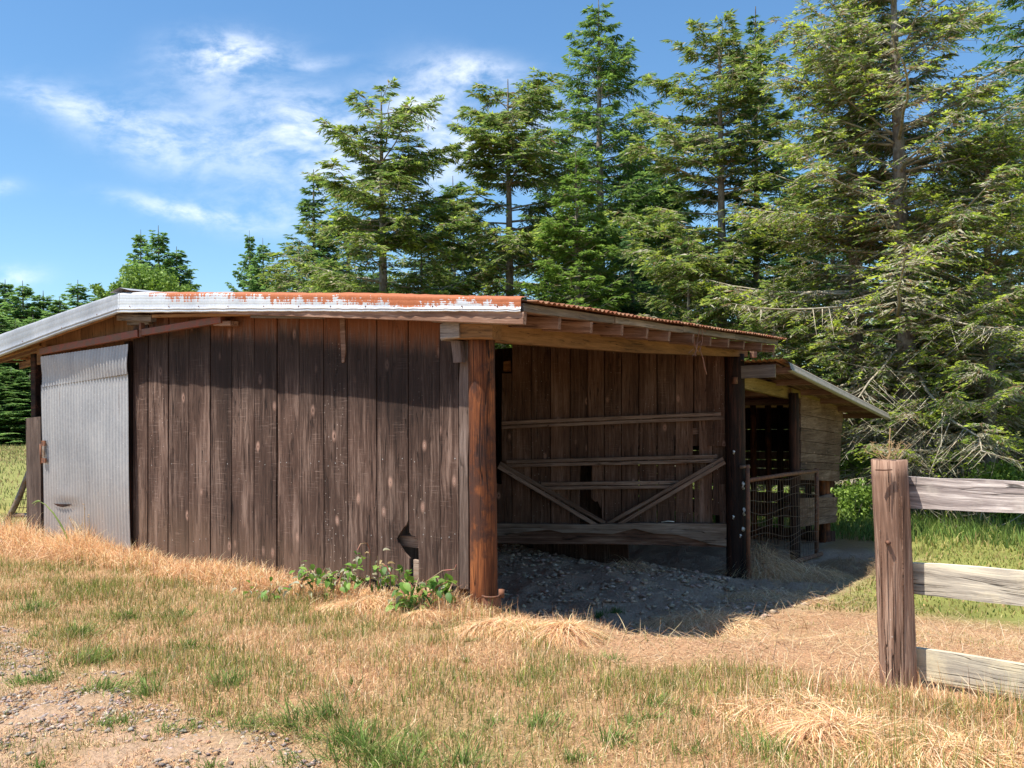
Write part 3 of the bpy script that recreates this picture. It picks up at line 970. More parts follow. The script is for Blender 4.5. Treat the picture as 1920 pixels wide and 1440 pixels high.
# header beam along the open bay
a_, b_ = eu(931, 620, -.1), eu(1404, 656, -.1)
ht = (eu(931, 598, -.1)[1] - eu(931, 641, -.1)[1])
hb = (eu(1400, 643, -.1)[1] - eu(1400, 669, -.1)[1])
vt = [eu(929, 599, -.1), eu(1402, 643, -.1), eu(1402, 669, -.1), eu(1200, 661, -.1), eu(929, 641, -.1)]
# outline in (v,z), local X = +E1
board('header_beam', shed, B(-.1, 0, 0), E1, EZ, [(vt[4][0], vt[4][1]), (vt[3][0], vt[3][1]), (vt[2][0], vt[2][1]), (vt[1][0], vt[1][1]), (vt[0][0], vt[0][1])], -.09 if False else .09, M_BEAM)
a_, b_ = eu(1404, 645, -.1), eu(1404, 668, -.1)
box_between('header_end', shed, B(-.14, a_[0] + .01, (a_[1] + b_[1]) / 2), B(-.14, a_[0] + .12, (a_[1] + b_[1]) / 2), .06, .20, M_RAFTER)
# gable-side header stub, prop and grey fascia board
a_, b_ = gv(836, 621, -.12), gv(929, 620, -.12)
box_between('header_stub', shed, B(a_[0], -.10, a_[1]), B(b_[0] + .0, -.10, b_[1]), .13, .135, M_BEAM, jit=.004)
a_ = gv(850, 621, -.13)
box_between('beam_end', shed, B(gv(834, 620, -.13)[0], -.115, a_[1]), B(gv(868, 621, -.13)[0], -.115, a_[1] + .002), .15, .142, M_GREY, jit=.006)
uz = [gv(*p, -.1) for p in ((850, 680), (866, 679), (862, 639), (845, 638))]
board('prop_block', shed, B(uz[0][0], -.10, 0), -E2, EZ, [(uz[0][0] - a_, b_) for a_, b_ in uz], .05, M_GREYV, lambda p: 1.)
uz = [gv(*p, -.24) for p in ((811, 604), (974, 609), (974, 585), (812, 586))]
board('fascia_board', shed, B(uz[0][0], -.25, 0), -E2, EZ, [(uz[0][0] - a_, b_) for a_, b_ in uz], .04, M_GREY, lambda p: 1.)


def round_post(name, parent, P, r, z0, z1, mat, sides=18, taper=.96, lean=(0, 0)):
    n = 14
    V = []
    ph = random.random() * 9
    for i in range(n + 1):
        t = i / n
        for j in range(sides):
            a = j / sides * 2 * math.pi
            rr = r * (1 - (1 - taper) * t) * (1 + .03 * math.sin(3 * a + ph + t) + .02 * math.sin(7 * a + 5 * t) + random.uniform(-.012, .012))
            V.append((rr * math.cos(a) + lean[0] * t, rr * math.sin(a) + lean[1] * t, z0 + (z1 - z0) * t))
    i_, j_ = np.meshgrid(np.arange(n), np.arange(sides), indexing='ij')
    k_ = (j_ + 1) % sides
    q = np.stack([i_ * sides + j_, i_ * sides + k_, (i_ + 1) * sides + k_, (i_ + 1) * sides + j_], -1).reshape(-1, 4)
    caps = [(n * sides + np.arange(sides))[None, :]]
    me = mesh_np(name, np.array(V), [q] + caps, True)
    return link(name, me, mat, parent, Matrix.Translation(Vector((P[0], P[1], 0))))


P1 = at(905.5, 900, 7.52)
post1 = round_post('corner_post', shed, P1, .116, -.5, eu(905, 636, 0)[1], M_POST)
P2 = at(1379, 900, 12.12)
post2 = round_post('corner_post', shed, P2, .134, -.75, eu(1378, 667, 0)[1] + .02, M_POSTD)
# rusty step bracket low on the near post
br = at(922, 1118, 7.36)
vs = []
for i in range(9):
    a = math.pi * i / 8
    for z in (0, .085):
        vs.append(br + np.array([-.075 * math.cos(a), -.075 * math.sin(a) * .8, -z * (1 - .25 * math.sin(a))]))
me = mesh_np('gate_bracket', np.array(vs) - br, [np.array([[2 * i, 2 * i + 2, 2 * i + 3, 2 * i + 1] for i in range(8)])], True)
brk = link('gate_bracket', me, M_RUST, shed, Matrix.Translation(Vector(br)))
tube('bracket_lip', brk, [br + np.array([-.078, 0, .004]), br + np.array([-.05, -.05, .004]), br + np.array([0, -.066, .004]), br + np.array([.05, -.05, .006]), br + np.array([.08, 0, .02])], .008, M_RUST, 6)
tube('bracket_pin', brk, [br + np.array([.078, 0, -.01]), br + np.array([.082, 0, .055])], .026, M_RUST, 10)
# plate, screws and insulators on the far post
tube('bolt_plate', post2, [P2 * np.array([1, 1, 0]) + np.array([-.03, -.137, at(1373, 720, 12)[2]]), P2 * np.array([1, 1, 0]) + np.array([-.03, -.137, at(1373, 707, 12)[2]])], .042, M_RUST, 4, False)
for (x, y, h, r_) in ((1375.5, 848, .05, .014), (1374.5, 970, .05, .014), (1393, 910, .085, .022), (1394.5, 959, .09, .022), (1393, 992, .03, .024), (1388, 1005, .05, .014)):
    p0 = at(x, y, 12.0)
    mt = M_WHITE if h < 2 else M_RUST
    ins = tube('insulator', post2, [p0 + np.array([0, 0.02, h / 2]), p0 + np.array([0.004, -.015, h * .2]), p0 + np.array([-.004, -.015, -h * .2]), p0 + np.array([.006, .02, -h / 2])], [r_ * .7, r_, r_ * .6, r_], mt, 7)

# bay wall (board partition behind the open bay) ----------------------------------
WR, WL = at(1362, 900, 12.25), at(932, 900, 12.75)
WX = nrm((WR - WL) * np.array([1, 1, 0]))
WN = np.array([WX[1], -WX[0], 0.0])


def wv(x, y, off=0.0):
    p = hit(x, y, WL + WN * off, WN)
    return float(np.dot(p - WL, WX)), float(p[2])


WO = WL * np.array([1, 1, 0])
bay_wall = box_between('bay_wall', shed, WO + EZ * 1.4 - WN * .09 + WX * .1, WO + EZ * 1.4 + WX * 3.1 - WN * .09, .09, .09, M_RAFTER)


def wpoly(pixels, off=0.0, th=.024, mat=M_INNER, name='plank', parent=None):
    q = [wv(*p, off) for p in pixels]
    return board(name, parent or bay_wall, WO + WN * off, WX, EZ, q, th, mat, lambda p: 1.)


ix = [940, 960, 996, 1032, 1069, 1101, 1133, 1165, 1198, 1232, 1266, 1301, 1337, 1362]
for i in range(13):
    x0, x1 = ix[i] + .8, ix[i + 1] - .9
    yb = 984
    o_ = random.uniform(-.008, .008)
    if i == 0:
        wpoly([(x0, yb), (x1, yb), (x1, 700), (x0, 700)], o_)
        wpoly([(944, 696), (958, 696), (958, 676), (944, 678)], o_ - .05, mat=M_BEAM, name='block')
        continue
    if i == 4:      # plank broken around the hole
        wpoly([(x0, yb), (1087, yb), (1087, 905), (1088, 873), (1100.5, 872), (1100.5, 640), (x0, 640)], o_)
        continue
    if i == 5:
        wpoly([(1109, 872), (x1, 872), (x1, 640), (x0, 640), (x0, 872)], o_)
        wpoly([(1128, 950), (x1 + 6, yb), (x1 + 6, 872), (1108, 872), (1109, 932), (1116, 942), (1122, 938), (1127, 952)][0:0] or [(1110, 872), (1109, 934), (1116, 941), (1121, 940), (1126, 953), (1127, 918), (1130, 984), (x1, 984), (x1, 872)], o_)
        continue
    if i == 10:
        wpoly([(x0, 962), (1289, 962), (1289, yb), (1291.5, yb), (1291.5, 962), (1299, 962), (1299, 800), (x1, 640), (x0, 640)], o_)
        wpoly([(x0, yb), (1288.5, yb), (1288.5, 961), (x0, 961)], o_)
        wpoly([(1292, yb), (x1, yb), (x1, 961), (1292, 961)], o_)
        continue
    if i == 11:     # gap beside it
        wpoly([(1311, yb), (x1, yb), (x1 - 1, 900), (x1, 640), (1302, 640), (1302, 788), (1311, 792)], o_)
        wpoly([(1302, yb), (1310.5, yb), (1310.5, 860), (1302, 858)], o_)
        continue
    if i == 12:
        wpoly([(1345, 966), (1362, 966), (1362, 640), (1338, 640), (1337, 870), (1337, 966)], o_)
        wpoly([(1350, 990), (1362, 990), (1360, 908), (1348, 908)], .03, name='short_board')
        continue
    wpoly([(x0, yb), (x1, yb), (x1, 780), (x1 + random.uniform(-.5, .5), 640), (x0, 640), (x0, 800)], o_)
wpoly([(931, 982), (941, 982), (941, 908), (931, 907)], .05, name='short_board', mat=M_INNER)
# little white scraps on the log
# rails: pairs of narrow battens
def wbeam(name, x0, y0, x1, y1, h, off, mat=M_RAILIN, dp_=.04):
    a_, b_ = wv(x0, y0, off), wv(x1, y1, off)
    return box_between(name, bay_wall, WO + WN * off + WX * a_[0] + EZ * a_[1], WO + WN * off + WX * b_[0] + EZ * b_[1], dp_, h, mat, up=EZ, jit=.002)


for (y0, y1, x0, x1, off) in ((797, 779, 941, 1359, .07), (869, 859.5, 950, 1345, .07), (911, 908, 1015, 1272, .07)):
    wbeam('rail', x0, y0 - 3.5, x1, y1 - 3.5, .05, off)
    wbeam('rail', x0, y0 + 4.5, x1, y1 + 4.5, .045, off + .02)
for (x0, y0, x1, y1) in ((934, 869, 1128, 985), (1359, 860, 1146, 986)):
    dx_, dy_ = (3, -4.5) if x0 < x1 else (-3, -4.5)
    wbeam('brace', x0 + dx_, y0 + dy_ + 4, x1 + dx_ * 2, y1 + dy_, .05, .13)
    wbeam('brace', x0, y0 + 6, x1 - dx_, y1 + 4, .05, .15)
# rotten log: sound upper slab plus decayed lower half
wp = [(931, 1006), (980, 998), (1030, 993), (1055, 999), (1100, 999), (1150, 1001), (1190, 991), (1225, 1000), (1270, 1003), (1305, 1012), (1330, 1020), (1362, 1024), (1362, 982), (1200, 981), (1100, 984), (931, 982)]
log = wpoly(wp, .22, .10, M_ROT, 'feed_log')
wp = [(931, 1018), (1000, 1020), (1100, 1020), (1200, 1021), (1290, 1024), (1361, 1026), (1361, 986), (931, 986)]
lg2 = wpoly(wp, .185, .12, M_ROTD, 'log_heart')
for (x, y, x2, y2) in ((1240, 979, 1264, 978),):
    a_, b_ = at(x, y, 12.05), at(x2, y2, 12.05)
    tube('wire_scrap', bay_wall, [a_, (a_ + b_) / 2 + EZ * .01, b_], .006, M_WHITE, 5)

# closing walls of the shed (hidden side walls keep the inside dark)
def wallpoly(name, P, Q, z0, z1a, z1b, mat, n, parent=shed, th=.024, gap=.004):
    P, Q = np.asarray(P, float), np.asarray(Q, float)
    X = nrm(Q - P)
    L = np.linalg.norm(Q - P)
    for i in range(n):
        a, b = L * i / n, L * (i + 1) / n - gap
        zz0, zz1 = z1a + (z1b - z1a) * a / L, z1a + (z1b - z1a) * b / L
        board(name, parent, P, X, EZ, [(a, z0), (b, z0), (b, zz1), (a, zz0)], th, mat, lambda p: 1.)


wallpoly('plank', B(1.6, 5.6, 0), B(9.0, 5.6, 0), -.6, zroof(1.6, 5.6) - .12, zroof(8, 5.6) - .14, M_INNER, 22)
wallpoly('plank', B(0.02, 5.62, 0), B(1.6, 5.6, 0), 1.2, zroof(0, 5.6) - .12, zroof(1.6, 5.6) - .12, M_INNER, 6)
wallpoly('plank', B(7.25, 5.6, 0), B(7.25, .1, 0), -.4, zroof(7.25, 5.6) - .14, zroof(7.25) - .14, M_INNER, 18)
wallpoly('plank', B(3.3, .2, 0), B(3.3, 4.4, 0), -.6, zroof(3.3) - .16, zroof(3.3, 4) - .16, M_INNER, 14)

# ================================================================== SECOND SHED
root2 = B(-.1, 7.5, 0) - EZ * .5
shed2 = thing('lean_to_shed', 'small lower lean-to stall with sloping roof and horizontal grey siding behind the shed', 'shed', root2)
OE2 = .71
e0 = eu(1479, 681, -OE2); e1p = eu(1664, 776, -OE2)
sl = (e1p[1] - e0[1]) / (e1p[0] - e0[0])
zr2 = lambda v: e0[1] + sl * (v - e0[0])
# corrugated sheets
for k_ in range(4):
    u0 = -OE2 + k_ * 1.25
    N = 16 * 6 + 1
    us = np.linspace(u0, u0 + 1.28, N)
    V = []
    for v in (e0[0] - .15, (e0[0] + e1p[0]) / 2, e1p[0] + .05):
        V.append(A0 + us[:, None] * E2 + v * E1 + (zr2(v) + .035 + .006 * k_ * 0 + .0095 * np.sin(us / .0762 * 2 * math.pi))[:, None] * EZ)
    V = np.array(V).reshape(-1, 3) - root2
    i_, j_ = np.meshgrid(np.arange(2), np.arange(N - 1), indexing='ij')
    q = np.stack([i_ * N + j_, (i_ + 1) * N + j_, (i_ + 1) * N + j_ + 1, i_ * N + j_ + 1], -1).reshape(-1, 4)
    link('roof_sheet', mesh_np('roof_sheet', V, [q], True), M_ROOF, shed2, Matrix.Translation(Vector(root2)))
# pale folded trim along the falling edge
P_, Q_ = B(-OE2 - .01, e0[0] - .05, zr2(e0[0] - .05) - .045), B(-OE2 - .01, e1p[0], zr2(e1p[0]) - .045)
prof = [(.05, .05), (-.0, .055), (-.02, .03), (-.02, .0), (-.03, -.005), (-.03, -.035), (-.045, -.04), (-.045, -.06), (.02, -.065)]
M_TRIM2 = simple('dull cream trim', (.34, .31, .26), .55, .2, (.27, .235, .19), 14, .15)
V = []
for i in range(9):
    p = P_ + (Q_ - P_) * i / 8
    for (a, b) in prof:
        V.append(p + E2 * a + EZ * (b + random.uniform(-.001, .001)) - root2)
m_ = len(prof)
i_, j_ = np.meshgrid(np.arange(8), np.arange(m_ - 1), indexing='ij')
q = np.stack([i_ * m_ + j_, (i_ + 1) * m_ + j_, (i_ + 1) * m_ + j_ + 1, i_ * m_ + j_ + 1], -1).reshape(-1, 4)
link('verge_trim', mesh_np('verge_trim', np.array(V), [q], False), M_TRIM2, shed2, Matrix.Translation(Vector(root2)))
# high-edge fascia board (grey) and mossy purlins running out to the verge
zf = zr2(e0[0])
box_between('fascia_board', shed2, B(2.5, e0[0] - .12, zf - .10), B(-OE2 + .14, e0[0] - .12, zf - .10), .04, .17, M_GREY)
for k_, v in enumerate(np.linspace(e0[0] + .25, e1p[0] - .15, 6)):
    box_between('purlin', shed2, B(-OE2 + .03, v, zr2(v) - .05), B(3.8, v, zr2(v) - .05), .09, .09, M_RAFTER)
for u in (-.45, -.2):
    box_between('roof_board', shed2, B(u, e0[0], zr2(e0[0]) - .005), B(u, e1p[0], zr2(e1p[0]) - .005), .22, .02, M_ROTD)
# mossy header over the opening and along the wall head
a_, b_ = eu(1394, 712, -.12), eu(1486, 742, -.12)
hz = [eu(*p, -.12) for p in ((1396, 728), (1483, 748), (1486, 727), (1396, 704))]
board('header_beam', shed2, B(-.12, 0, 0), E1, EZ, hz, .08, M_MOSSY)
hz = [eu(*p, -.16) for p in ((1484, 742), (1581, 768), (1581, 764), (1484, 727))]
board('wall_plate', shed2, B(-.16, 0, 0), E1, EZ, hz, .10, M_MOSSY)
P3 = at(1489.5, 900, 13.55)
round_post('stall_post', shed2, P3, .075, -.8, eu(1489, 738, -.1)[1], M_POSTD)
P4 = B(.02, 9.85, 0)
round_post('stall_post', shed2, P4, .09, -.9, 1.3, M_POST)
# horizontal siding
ys0 = [742, 776, 802, 826, 849, 866, 880, 900]   # left edge (x 1502)
ys1 = [766, 792, 813, 835, 855, 869, 882, 903]   # right edge (x 1578)
sidw = box_between('side_wall', shed2, B(-.06, 7.7, .2), B(-.06, 10.0, .2), .05, .09, M_RAFTER)
for i in range(7):
    r_ = 1579 - i * 1.0 + random.uniform(-1.5, 1.5)
    hz = [eu(*p, -.16) for p in ((1501 + random.uniform(-2, 1), ys0[i + 1] - .6), (r_, ys1[i + 1] - .5), (r_, ys1[i] + .3), (1502, ys0[i] + .4))]
    board('siding_board', sidw, B(-.16 - random.uniform(0, .012), 0, 0), E1, EZ, hz, .03, M_SIDING)
for (a0_, a1_, b0_, b1_) in ((934, 932, 954, 950), (954.6, 950.6, 971, 966), (971.6, 966.6, 988, 979)):
    hz = [eu(*p, -.16) for p in ((1499, b0_), (1568, b1_), (1571, a1_), (1498, a0_))]
    board('siding_board', sidw, B(-.16, 0, 0), E1, EZ, hz, .03, M_SIDING)
# far wall seen through the stall: low boards with gaps, poles in front, bottom gap open to the field
VB = 10.0
fw = box_between('back_wall', shed2, B(-.1, VB, .75), B(4.0, VB, .75), .06, .09, M_RAFTER)


def bv(x, y, v=VB):
    p = hit(x, y, B(0, v, 0), E1)
    return float(np.dot(p - A0, E2)), float(p[2])


for (ya, yb_) in ((705, 755), (755, 805), (805, 846), (846, 861), (862, 877), (878, 893), (894, 909), (922, 940), (941, 968), (987, 1012), (1013, 1040)):
    a, b = min(bv(1440, ya)[1], zr2(VB) - .03), bv(1440, yb_)[1]
    if a - b < .04: continue
    hz = [(-3.9, b + .003), (.12, b + .003), (.12, a - .003), (-3.9, a - .003)]
    board('back_board', fw, B(0, VB - .06 - random.uniform(0, .02), 0), -E2, EZ, hz, .025, M_INNER if ya > 840 else M_POSTD)  # upper boards near-black: the unlit roof void is put into their colour
for x in (1412, 1440, 1462, 1484, 1345, 1375, 1514, 1540):
    a, b = bv(x, 760, VB - .3), bv(x, 1030, VB - .3)
    tube('pole', fw, [B(a[0], VB - .3, -.75), B(a[0], VB - .3, a[1])], .055, M_POSTD if x % 4 else M_POST, 8)
wallpoly('plank', B(4.0, VB, 0), B(4.0, 5.7, 0), -.8, zr2(VB) - .03, zr2(5.7) - .03, M_INNER, 14, shed2)
# side skirting behind gate, rusty red board end
# ================================================================== PIPE GATE
gA = at(1402.5, 980, 11.95)
gB_ = at(1532, 960, 14.0)
groot = np.array([gA[0], gA[1], gz(gA[0], gA[1])])
gate = thing('pipe_gate', 'rusty pipe gate filled with woven wire beside the dark post', 'gate', groot)
zA = lambda y: at(1402, y, 11.95)[2]
zB = lambda y: at(1532, y, 14.0)[2]
tube('upright', gate, [np.array([gA[0], gA[1], zA(1088)]), np.array([gA[0], gA[1], zA(872)])], .030, M_RUST)
tube('upright', gate, [np.array([gB_[0] - .02, gB_[1], zB(1050)]), np.array([gB_[0], gB_[1], zB(960)]), np.array([gB_[0], gB_[1], zB(878)])], .034, M_RUST)
tube('rail', gate, [np.array([gA[0], gA[1], zA(901)]), np.array([(gA[0] + gB_[0]) / 2, (gA[1] + gB_[1]) / 2, (zA(901) + zB(883)) / 2 + .01]), np.array([gB_[0], gB_[1], zB(883)])], .030, M_RUST)
mC = gA + (gB_ - gA) * .38
tube('rail', gate, [np.array([mC[0], mC[1] - .1, at(1455, 1060, mC[1])[2]]), np.array([gB_[0] + .02, gB_[1] - .1, zB(1037)])], .036, M_RUST)
tube('hinge', gate, [np.array([gA[0] - .10, gA[1], zA(876)]), np.array([gA[0] + .03, gA[1], zA(874)])], .022, M_PIPE)
specs = []
hv = gB_ - gA
hv[2] = 0
for i in range(11):     # horizontal wires, sagging
    f = i / 10
    pts = []
    for j in range(13):
        s = j / 12
        zt, zb_ = zA(905) * (1 - s) + zB(888) * s, zA(1065) * (1 - s) + zB(1035) * s
        z = zt + (zb_ - zt) * f ** .9 + .03 * math.sin(s * 9 + i) * (1 + f) - .06 * math.sin(s * math.pi) * (f > .2)
        pts.append(gA * np.array([1, 1, 0]) + hv * s + np.array([0, -.03, z]))
    specs.append((pts, .0035, 4))
for j in range(27):
    s = (j + .5) / 27
    pts = []
    for i in range(6):
        f = i / 5
        zt, zb_ = zA(905) * (1 - s) + zB(888) * s, zA(1065) * (1 - s) + zB(1035) * s
        pts.append(gA * np.array([1, 1, 0]) + hv * (s + .012 * math.sin(f * 5 + j)) + np.array([0, -.03 + .02 * math.sin(f * 4 + j), zt + (zb_ - zt) * f]))
    specs.append((pts, .0032, 4))
V, Q = join_tubes(specs)
link('wire_mesh', mesh_np('wire_mesh', V - groot, [Q]), M_WIRE, gate, Matrix.Translation(Vector(groot)))

# pipe gate end leaning at far left ------------------------------------------------
LY = 13.2
lr = at(20, 985, LY)
lr[2] = gz(lr[0], lr[1])
lg = thing('leaning_gate', 'grey pipe frame leaning at the far left end of the shed', 'gate', lr)
tube('upright', lg, [at(4, 996, LY), at(30, 945, LY), at(50, 897, LY), at(62, 868, LY)], .045, M_PIPE)
tube('rail', lg, [at(20, 966, LY), at(90, 966, LY)], .032, M_PIPE)
specs = []
for i in range(5):
    specs.append(([at(28 + i * 7, 960 - 0 * i, LY), at(34 + i * 7, 935, LY), at(46 + i * 5, 905, LY)], .005, 4))
for i in range(3):
    specs.append(([at(30 + i * 6, 952 - i * 15, LY), at(88, 952 - i * 15, LY)], .005, 4))
V, Q = join_tubes(specs)
link('wire_mesh', mesh_np('wire_mesh', V - lr, [Q]), M_WIRE, lg, Matrix.Translation(Vector(lr)))

# ================================================================== FENCE
FD = nrm([.705, -.709, 0])
FP = at(1674, 1200, 5.28)
froot = np.array([FP[0], FP[1], gz(FP[0], FP[1])])
fence = thing('board_fence', 'weathered board fence with stout brown post and three pale rails', 'fence', froot)


def sq_post(name, parent, P, w, z0, z1, mat, lean):
    n, s = 16, 20
    V = []
    for i in range(n + 1):
        t = i / n
        for j in range(s):
            a = j / s * 2 * math.pi + .4
            cx_, sx_ = math.cos(a), math.sin(a)
            k_ = (abs(cx_) ** 4 + abs(sx_) ** 4) ** -.25
            k_ = 1 + (k_ - 1) * .55
            rr = w * k_ * (1 + .02 * math.sin(3 * a + 4 * t) + random.uniform(-.01, .01)) * (1 - .04 * t)
            V.append((rr * cx_ + lean * (t - 1), rr * sx_, z0 + (z1 - z0) * t + (random.uniform(-.006, .006) if i == n else 0)))
    V.append((0, 0, z1 - .006))
    i_, j_ = np.meshgrid(np.arange(n), np.arange(s), indexing='ij')
    k_ = (j_ + 1) % s
    q = np.stack([i_ * s + j_, i_ * s + k_, (i_ + 1) * s + k_, (i_ + 1) * s + j_], -1).reshape(-1, 4)
    j = np.arange(s)
    tri = np.stack([n * s + j, n * s + (j + 1) % s, np.full(s, (n + 1) * s)], -1)
    me = mesh_np(name, np.array(V), [q, tri], True)
    ang = math.atan2(FD[1], FD[0])
    return link(name, me, mat, parent, Matrix.Translation(Vector((P[0], P[1], 0))))


ztop = at(1668, 862, 5.28)[2]
sq_post('post', fence, at(1667, 900, 5.28), .098, froot[2] - .25, ztop, M_FPOST, -.055)
FN = np.array([-FD[1], FD[0], 0.0])
if FN[1] < 0: FN = -FN
FO = FP * np.array([1, 1, 0]) + FN * .10


def fr(x, y):
    p = hit(x, y, FO, FN)
    return float(np.dot(p - FO, FD)), float(p[2])


for (tl, bl_, tr2, br_, mt) in (((1690, 894.5), (1690, 952.5), (1920, 902), (1920, 963), M_FRAILG), ((1690, 1054), (1690, 1112), (1920, 1071), (1920, 1137), M_FRAIL), ((1700, 1213), (1700, 1269), (1920, 1247), (1920, 1311), M_FRAIL)):
    a_, b_, c_, d_ = fr(*tl), fr(*bl_), fr(*tr2), fr(*br_)
    L = 2.55
    st, sb = (c_[1] - a_[1]) / (c_[0] - a_[0]), (d_[1] - b_[1]) / (d_[0] - b_[0])
    n = 12
    pts = [(b_[0] + (L) * i / n, b_[1] + sb * L * i / n * (1 if i < 4 else 3.5 / i + .0) + random.uniform(-.0025, .0025)) for i in range(n + 1)]
    pts += [(a_[0] + (L) * i / n, a_[1] + st * L * i / n * (1 if i < 4 else 3.5 / i) + random.uniform(-.007, .006)) for i in range(n, -1, -1)]
    board('rail', fence, FO, FD, EZ, pts, .038, mt)
P5 = FO + FD * 2.5 - FN * .1
sq_post('post', fence, P5, .098, gz(P5[0], P5[1]) - .3, ztop + .03, M_FPOST, 0)
# nail and slot in the front post
nl = at(1667, 1018, 5.17)
tube('nail', fence, [nl + np.array([0, .03, 0]), nl], .012, M_RUST, 8)
sp_ = at(1657, 881, 5.165)
board('slot', fence, sp_, [1, 0, 0], EZ, [(-.045, -.004), (0, -.006), (.05, -.003), (.05, .003), (.01, .001), (-.045, .003)], .01, M_ROTD)
for (x_, y0_, y1_, w_) in ((1664, 866, 960, .0035), (1684, 880, 1010, .003), (1650, 960, 1160, .004), (1691, 930, 1290, .004), (1672, 1040, 1200, .003), (1659, 1180, 1290, .005)):
    a_, b_ = at(x_, y0_, 5.177), at(x_ + 4, y1_, 5.182)
    tube('crack', fence, [a_, (a_ + b_) / 2 + np.array([.003, 0, 0]), b_], [w_ * .4, w_, w_ * .4], M_ROTD, 4)
# ================================================================== STRANDS (grass, hay)
def strands(P, D, L, W, bend, S, col0, col1, side=None, kink=None):
    """vectorised ribbons. P,D (N,3); L,W,bend (N,); S segments; col0 base and col1 tip colours (N,3)"""
    N = len(P)
    D = D / np.linalg.norm(D, axis=1)[:, None]
    if side is None:
        a = RNG.random(N) * 2 * math.pi
        side = np.stack([np.cos(a), np.sin(a), np.zeros(N)], -1)
    hz = D * np.array([1, 1, 0])
    V, C = [], []
    for k_ in range(S + 1):
        t = k_ / S
        p = P + D * (L * t)[:, None] - np.array([0, 0, 1]) * (bend * L * t * t)[:, None] + hz * (bend * L * t * t * .7)[:, None]
        wd = W * (1 - t ** 1.6) if k_ < S else None
        c = col0 * (1 - t) + col1 * t
        if k_ < S:
            V += [p - side * wd[:, None] * .5, p + side * wd[:, None] * .5]
            C += [c, c]
        else:
            V.append(p); C.append(c)
    V = np.stack(V, 1)
    C = np.stack(C, 1)
    nv = 2 * S + 1
    b = (np.arange(N) * nv)[:, None]
    quads = [b + np.array([[2 * k_, 2 * k_ + 1, 2 * k_ + 3, 2 * k_ + 2]]) for k_ in range(S - 1)]
    tri = b + np.array([[2 * S - 2, 2 * S - 1, 2 * S]])
    return V.reshape(-1, 3), quads, tri, C.reshape(-1, 3)


def build_strands(name, batches, mat, label=None, cat=None, kind='stuff', parent=None, O=None):
    Vs, G, Cs, n = [], [], [], 0
    for (V, quads, tri, C) in batches:
        Vs.append(V); Cs.append(C)
        G += [q + n for q in quads] + [tri + n]
        n += len(V)
    V = np.concatenate(Vs)
    if O is not None: V = V - O
    me = mesh_np(name, V, G, False, np.clip(np.concatenate(Cs), 0, 1))
    o = link(name, me, mat, parent, Matrix.Translation(Vector(O)) if O is not None else None)
    tag(o, label, cat, kind=kind)
    return o


def palette(n, cols, wts, jit=.18):
    cols = np.array(cols)
    i = RNG.choice(len(cols), n, p=np.array(wts) / sum(wts))
    return cols[i] * (1 + jit * (RNG.random((n, 1)) * 2 - 1)) * (1 + .08 * (RNG.random((n, 3)) * 2 - 1))


DRY = [(.76, .50, .26), (.62, .38, .19), (.92, .72, .46), (.38, .22, .12), (.62, .34, .19)]
GRN = [(.15, .22, .04), (.23, .29, .06), (.11, .17, .035), (.36, .35, .09)]


def sample_area(n, x0, x1, y0, y1):
    return RNG.uniform(x0, x1, n), RNG.uniform(y0, y1, n)


def updir(n, spread, z=1.0):
    a = RNG.random(n) * 2 * math.pi
    r = np.abs(RNG.normal(0, spread, n))
    return np.stack([np.cos(a) * r, np.sin(a) * r, np.full(n, z)], -1)


def inside_view(X, Y, m=40):
    px, py = proj(np.stack([X, Y, gz(X, Y)], -1))
    return (px > -m) & (px < 1920 + m) & (py < 1440 + m)


def shelter(u, v):
    return (u > -.02) & (u < 7.25) & (v > -.02)


# --- main mixed grass in front ------------------------------------------------
n = 900000
X, Y = sample_area(n, -7.5, 6.5, 3.6, 12.5)
# thin out with distance
keep = (RNG.random(n) < np.clip((7.0 / Y) ** 2.2, 0, 1)) & inside_view(X, Y)
X, Y = X[keep], Y[keep]
gr, di, tr_, u, v, px, py = zones(X, Y)
ok = ~shelter(u, v) & (di < .5) & (~((v > 2.8) & (u < 0)))
pr = np.where(gr > .4, .5 + .6 * (vn(X, Y, .25) > .5), 1.0) * np.where(tr_ > .4, .35, 1.0)
patch = vn(X, Y, .22)
ok &= RNG.random(len(X)) < pr * (.22 + 1.25 * patch ** 1.4)
X, Y, gr, tr_, u, v, px, py = [q[ok] for q in (X, Y, gr, tr_, u, v, px, py)]
n = len(X)
print('grass blades', n)
Zg = gz(X, Y)
# greenness: band in front of wall strip and clumps
gn = vn(X, Y, .8) * .55 + vn(X, Y, .27) * .45
mid = sst(v, -.35, -.8) * sst(v, -3.6, -2.4)        # the greener strip a step out from the wall
g_ = np.clip(.12 + .55 * mid + (gn - .5) * 2.4, 0, 1)
g_ *= np.where(tr_ > .4, .25, 1) * np.where((u < -1.6) & (v < -1.2), .55, 1)
g_ *= np.where((u > 0) & (v > -.45), .25, 1)
isg = RNG.random(n) < g_ * .72
ht = np.where(isg, .085, .075) * (.5 + 1.1 * RNG.random(n))
ht *= 1 + 1.0 * ((u > -.3) & (u < 7.5) & (v > -.55) & (v < 0))        # long straw against the boards
ht *= 1 + .8 * sst(-u, 3.0, 4.0) * sst(v, .0, -.6)
ht *= np.where(gr > .3, .55, 1) * np.where(tr_ > .4, .55, 1)
ht *= .7 + .6 * vn(X, Y, .5)
cd, cg = palette(n, DRY, [3, 3, 2, 2, 1.4]), palette(n, GRN, [3, 3, 2, 2])
c0 = np.where(isg[:, None], cg, cd)
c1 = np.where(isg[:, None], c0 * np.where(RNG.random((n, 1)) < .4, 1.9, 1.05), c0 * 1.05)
c1 = np.where((isg & (RNG.random(n) < .3))[:, None], palette(n, DRY, [1, 1, 1, 1, 1]), c1)
spread = np.where(isg, .28, np.where(RNG.random(n) < .4, 2.2, .75))
